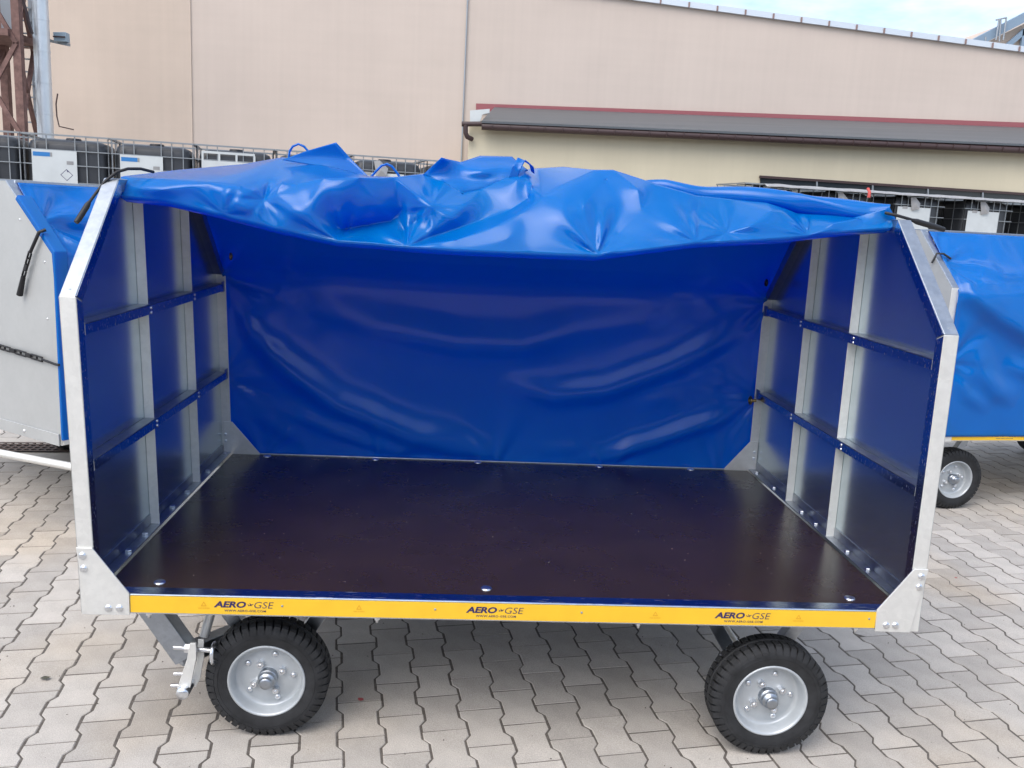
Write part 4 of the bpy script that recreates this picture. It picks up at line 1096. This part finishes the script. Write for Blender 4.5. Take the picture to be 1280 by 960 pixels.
MB().tube([sub(p, hall) for p in [(-10.4020,21.6000,3.5305), (-10.7640,21.6000,3.5909), (-10.8131,21.6000,3.8493), (-10.8197,21.6000,4.1488), (-10.7677,21.6000,4.4105)]], .018, 6).build('wall_wire', GUTTER, hall)

# low annex in front of the hall
an = empty('annex', (8, 19.4, 0)); tag(an, 'low cream annex with grey sheet roof and brown gutter', 'building')
a0, a1 = Vector((-0.1121,19.4000,4.1251)), Vector((19.9199,19.4000,4.2592))
zl, zr = a0.z, a1.z
MB().prism([sub((a0.x, 19.4, 0), an), sub((a1.x, 19.4, 0), an), sub((a1.x, 19.4, zr-.0), an), sub((a0.x, 19.4, zl+.0), an)], (0, 2.55, 0)).build('wall', CREAM, an)
g0, g1 = Vector((0.1798,19.1000,3.9626)), Vector((19.6468,19.1000,4.2265)); e0, e1 = Vector((0.1726,19.0200,4.0837)), Vector((19.5399,19.0200,4.3731))
u0, u1 = Vector((0.5549,21.9000,4.7525)), Vector((22.0516,21.9000,5.1891))
rf = MB(); rf.prism([sub(e0, an), sub(e1, an), sub(u1, an), sub(u0, an)], (0, 0, -.05)); rfo = rf.build('roof', ROOFM, an)
k0, k1 = Vector((0.2214,19.8000,4.2803)), Vector((20.2179,19.8000,4.6042))
gt = MB(); gt.tube([sub(g0, an), sub(g1, an)], .085, 12); gt.build('gutter', GUTTER, an)
nb = 46
for k in range(nb):
    p = g0.lerp(g1, (k+.6)/nb); MB().bar(sub(p + Vector((0,-.09,-.05)), an), sub(p + Vector((0,-.09,.07)), an), .03, .012, (1,0,0)).build('gutter_bracket', GUTTER, an)
f0, f1 = Vector((0.0561,21.9700,4.8258)), Vector((22.0814,21.9700,5.3514)); f2, f3 = Vector((22.1245,21.9700,5.1549)), Vector((0.0654,21.9700,4.6078))
MB().prism([sub(f0, an), sub(f1, an), sub(f2, an), sub(f3, an)], (0, -.04, 0)).build('flashing', FLASH, an)
MB().prism([sub(p, an) for p in ((-0.1122,19.3000,4.3381), (0.3584,19.3000,4.4020), (0.3626,19.3000,4.3093), (0.1905,19.3000,4.2623), (0.1399,19.3000,4.0917), (-0.1014,19.3000,4.0781))], (0, .09, 0)).build('gable_trim', PLATE, an)
MB().tube([sub(p, an) for p in ((-0.3014,19.2000,4.0011), (0.2177,19.2000,4.0302))], .06, 10).build('downpipe', GUTTER, an)
MB().tube([sub(p, an) for p in ((-0.2046,19.2000,3.9879), (-0.1971,19.2000,3.8021), (-0.1549,19.2000,3.7111), (-0.0360,19.3000,3.6698))], .06, 10).build('downpipe', GUTTER, an)
b0, b1, b2, b3 = [Vector(p) for p in ((7.1938,19.3900,3.1454), (20.1826,19.3900,3.0183), (20.3522,19.3900,2.2447), (7.2761,19.3900,2.3632))]
wb = MB().prism([sub(b0, an), sub(b1, an), sub(b2, an), sub(b3, an)], (0, -.02, 0)).build('window_band', GLASSD, an)
for k in range(1, 9):
    p, q = b0.lerp(b1, k/9), b3.lerp(b2, k/9); MB().bar(sub(p+Vector((0,-.03,0)), an), sub(q+Vector((0,-.03,0)), an), .07, .03, (1,0,0)).build('window_bar', GREYSTEEL, wb)
MB().bar(sub(b0+Vector((-.03,-.04,.02)), an), sub(b1+Vector((0,-.04,.02)), an), .05, .06).build('lintel', GUTTER, wb)

# silver duct, lattice tower, floodlight
du = empty('silver_duct', (0,0,0)); c0 = Vector((-9.4125,17.8000,3.9428)); c1 = Vector((-9.4094,17.8000,5.7544))
tag(du, 'tall silver round duct standing in front of the hall at left', 'duct')
dx = (c1.x-c0.x)/(c1.z-c0.z)
def duct_at(z): return (c0.x + dx*(z-c0.z), 17.8, z)
MB().tube([duct_at(0), duct_at(10)], .165, 24).build('duct_tube', STEELPIPE, du)
for z in (2.9, 3.55, 4.2, 4.85, 5.5, 6.2): 
    p = Vector(duct_at(z)); MB().tube([p, p+Vector((0,0,.04))], .172, 24).build('duct_collar', STEELPIPE, du)
fl = empty('floodlight', (0,0,0)); tag(fl, 'small grey floodlight on a bracket beside the silver duct', 'light')
MB().bar((-9.6163,18.5000,5.2207), (-9.0498,18.3000,5.1171), .10, .06).build('bracket', GREYSTEEL, fl)
MB().prism([(-9.3389,18.2000,5.3487), (-9.0650,18.2000,5.3655), (-9.0565,18.2000,5.1656), (-9.3302,18.2000,5.1656)], (0, .2, 0)).build('lamp_head', M('floodlight_grey', (.28,.36,.42), .5), fl, .01)
for px_ in ((-9.1979,18.1800,5.2535),): MB().box((px_[0]-.13, px_[1], px_[2]-.015), (px_[0]+.13, px_[1]-.02, px_[2]+.015)).build('lamp_fin', GUTTER, fl)
tw = empty('lattice_tower', (0,0,0)); tag(tw, 'rusty brown lattice tower with ladder at the left edge', 'tower')
yA, yB = 17.2, 18.4
lf = [Vector((-9.6195,17.2000,4.8196)), Vector((-10.6742,17.2000,4.7558)), Vector((-10.4782,18.4000,4.9809)), Vector((-9.8223,18.4000,5.0206))]
for k, p in enumerate(lf):
    MB().bar((p.x, p.y, 0), (p.x-.02*k, p.y, 9), .16 if k < 3 else .10, .16 if k < 3 else .1, (0,1,0)).build('tower_leg', RUST if k < 3 else GREYSTEEL, tw)
def brace(a, b, za, zb, w_=.09):
    MB().bar((a.x, a.y-.09, za), (b.x, b.y-.09, zb), w_, .05, (0,1,0)).build('tower_brace', RUST, tw)
for zz in (1.2, 3.05, 4.9, 6.75):
    brace(lf[0], lf[1], zz, zz+1.85); brace(lf[1], lf[0], zz, zz+1.85)
    brace(lf[0], lf[3], zz, zz+1.85); brace(lf[3], lf[0], zz, zz+1.85)
    brace(lf[1], lf[2], zz, zz+1.85)
pz_ = Vector((-9.6531,17.2000,5.1036)).z
MB().box((lf[1].x-.2, 17.0, pz_-.08), (lf[3].x+.1, 18.6, pz_+.06)).build('tower_platform', RUST, tw)
MB().box((Vector((-10.2844,17.9000,5.2323)).x, 17.9, pz_+.2), (Vector((-10.0496,17.9000,5.2468)).x, 18.2, pz_+.95)).build('tower_cabinet', GREYSTEEL, tw)
for k in range(26):
    z = 2.6+k*.27
    for xa, xb, yy in ((lf[0].x+.12, lf[3].x, 18.35), (lf[1].x+.5, lf[0].x-.08, 18.3)):
        MB().bar((xa, yy, z), (xb, yy, z), .03, .03).build('ladder_rung', GREYSTEEL, tw)
MB().tube([(-9.6746,17.6000,5.8538), (-9.6047,17.6000,5.6183), (-9.5674,17.6000,5.3795), (-9.5109,17.6000,5.1893)], .035, 6).build('tower_cable', GUTTER, tw)

# gabled building beyond the hall
gb_ = empty('far_gable_house', (0,0,0)); tag(gb_, 'beige gabled roof with blue edges peeping over the hall at upper right', 'building')
yy = 60
MB().prism([(34.9843,60.0000,15.0208), (41.9289,60.0000,18.8328), (50.4655,60.0000,15.9565), (52.0004,60.0000,8.4241), (36.1292,60.0000,7.5698)], (0, 14, 0)).build('wall', WALLW, gb_)
MB().bar((34.5479,59.6000,15.1881), (41.5685,59.6000,19.2391), .5, .6, (0,0,1)).build('roof_edge', BLUETRIM, gb_)
MB().bar((41.5685,59.6000,19.2391), (50.0884,59.6000,16.1311), .5, .6, (0,0,1)).build('roof_edge', BLUETRIM, gb_)
MB().bar((37.2537,59.7000,15.3173), (38.5606,59.7000,16.5602), .2, .35, (0,0,1)).build('gable_brace', BLUETRIM, gb_)
MB().bar((38.4410,59.7000,15.1769), (38.3881,59.7000,16.5495), .2, .35, (0,0,1)).build('gable_brace', BLUETRIM, gb_)
for a, b in (((0),0),):
    pass
for q in ([(36.0279,59.0000,15.5360), (36.0407,59.0000,16.8896)], [(36.2716,59.0000,15.4463), (36.1620,59.0000,16.8453)], [(36.5391,59.0000,15.5672), (36.5331,59.0000,17.0239)], [(35.8228,59.0000,16.8242), (36.5331,59.0000,17.0239)], [(35.3554,59.0000,15.0767), (35.2580,59.0000,15.6977)]):
    MB().tube(q, .06, 6).build('roof_railing', GREYSTEEL, gb_)

# red paint spots on the paving
rs = MB()
for p, r_ in (((-0.5389,0.3718,0.0030), .011), ((-0.5456,0.3773,0.0030), .006), ((2.6008,1.7113,0.0030), .008)):
    rs.lathe([(0, .0006), (r_*.7, .0005), (r_, 0)], p, (0,0,1), 9)
rso = rs.build('paint_spots', M('red_paint', (.34, .07, .07), .7), pav); rso['kind'] = 'stuff'
# a dead leaf on the paving
lfv = [(-.022,0,.004),(-.010,.011,.008),(.008,.010,.006),(.020,.002,.010),(.008,-.009,.005),(-.010,-.010,.007),(0,0,.014)]
lo = MB().add(lfv, [(0,5,6),(5,4,6),(4,3,6),(3,2,6),(2,1,6),(1,0,6)]).build('leaf', M('dead_leaf', (.045,.045,.03), .7), None, 0, (-1.7599,0.4787,0.0040))
tag(lo, 'small dark curled leaf lying on the paving at lower left', 'leaf')

# ------------------------------------------------------------------ unseen hall added behind the viewpoint, giving glossy surfaces something dark to reflect
yh = empty('added_dark_hall', (-2, -24, 0)); tag(yh, 'long grey hall added out of view behind the viewpoint, only to darken reflections', 'building')
ADDED_HALL = M('added_hall_grey', (.13, .125, .12), .8)
MB().box((-34, -14, 0), (34, 0, 7.6)).build('wall', ADDED_HALL, yh)
MB().prism([(-34.4, .4, 7.6), (-34.4, -14.4, 7.6), (-34.4, -7, 9.6)], (68.8, 0, 0)).build('roof', ROOFM, yh)
for k in range(9):
    MB().box((-31+k*7.2, .002, 0), (-27.4+k*7.2, .06, 4.2)).build('added_hall_gate', GREYSTEEL, yh)
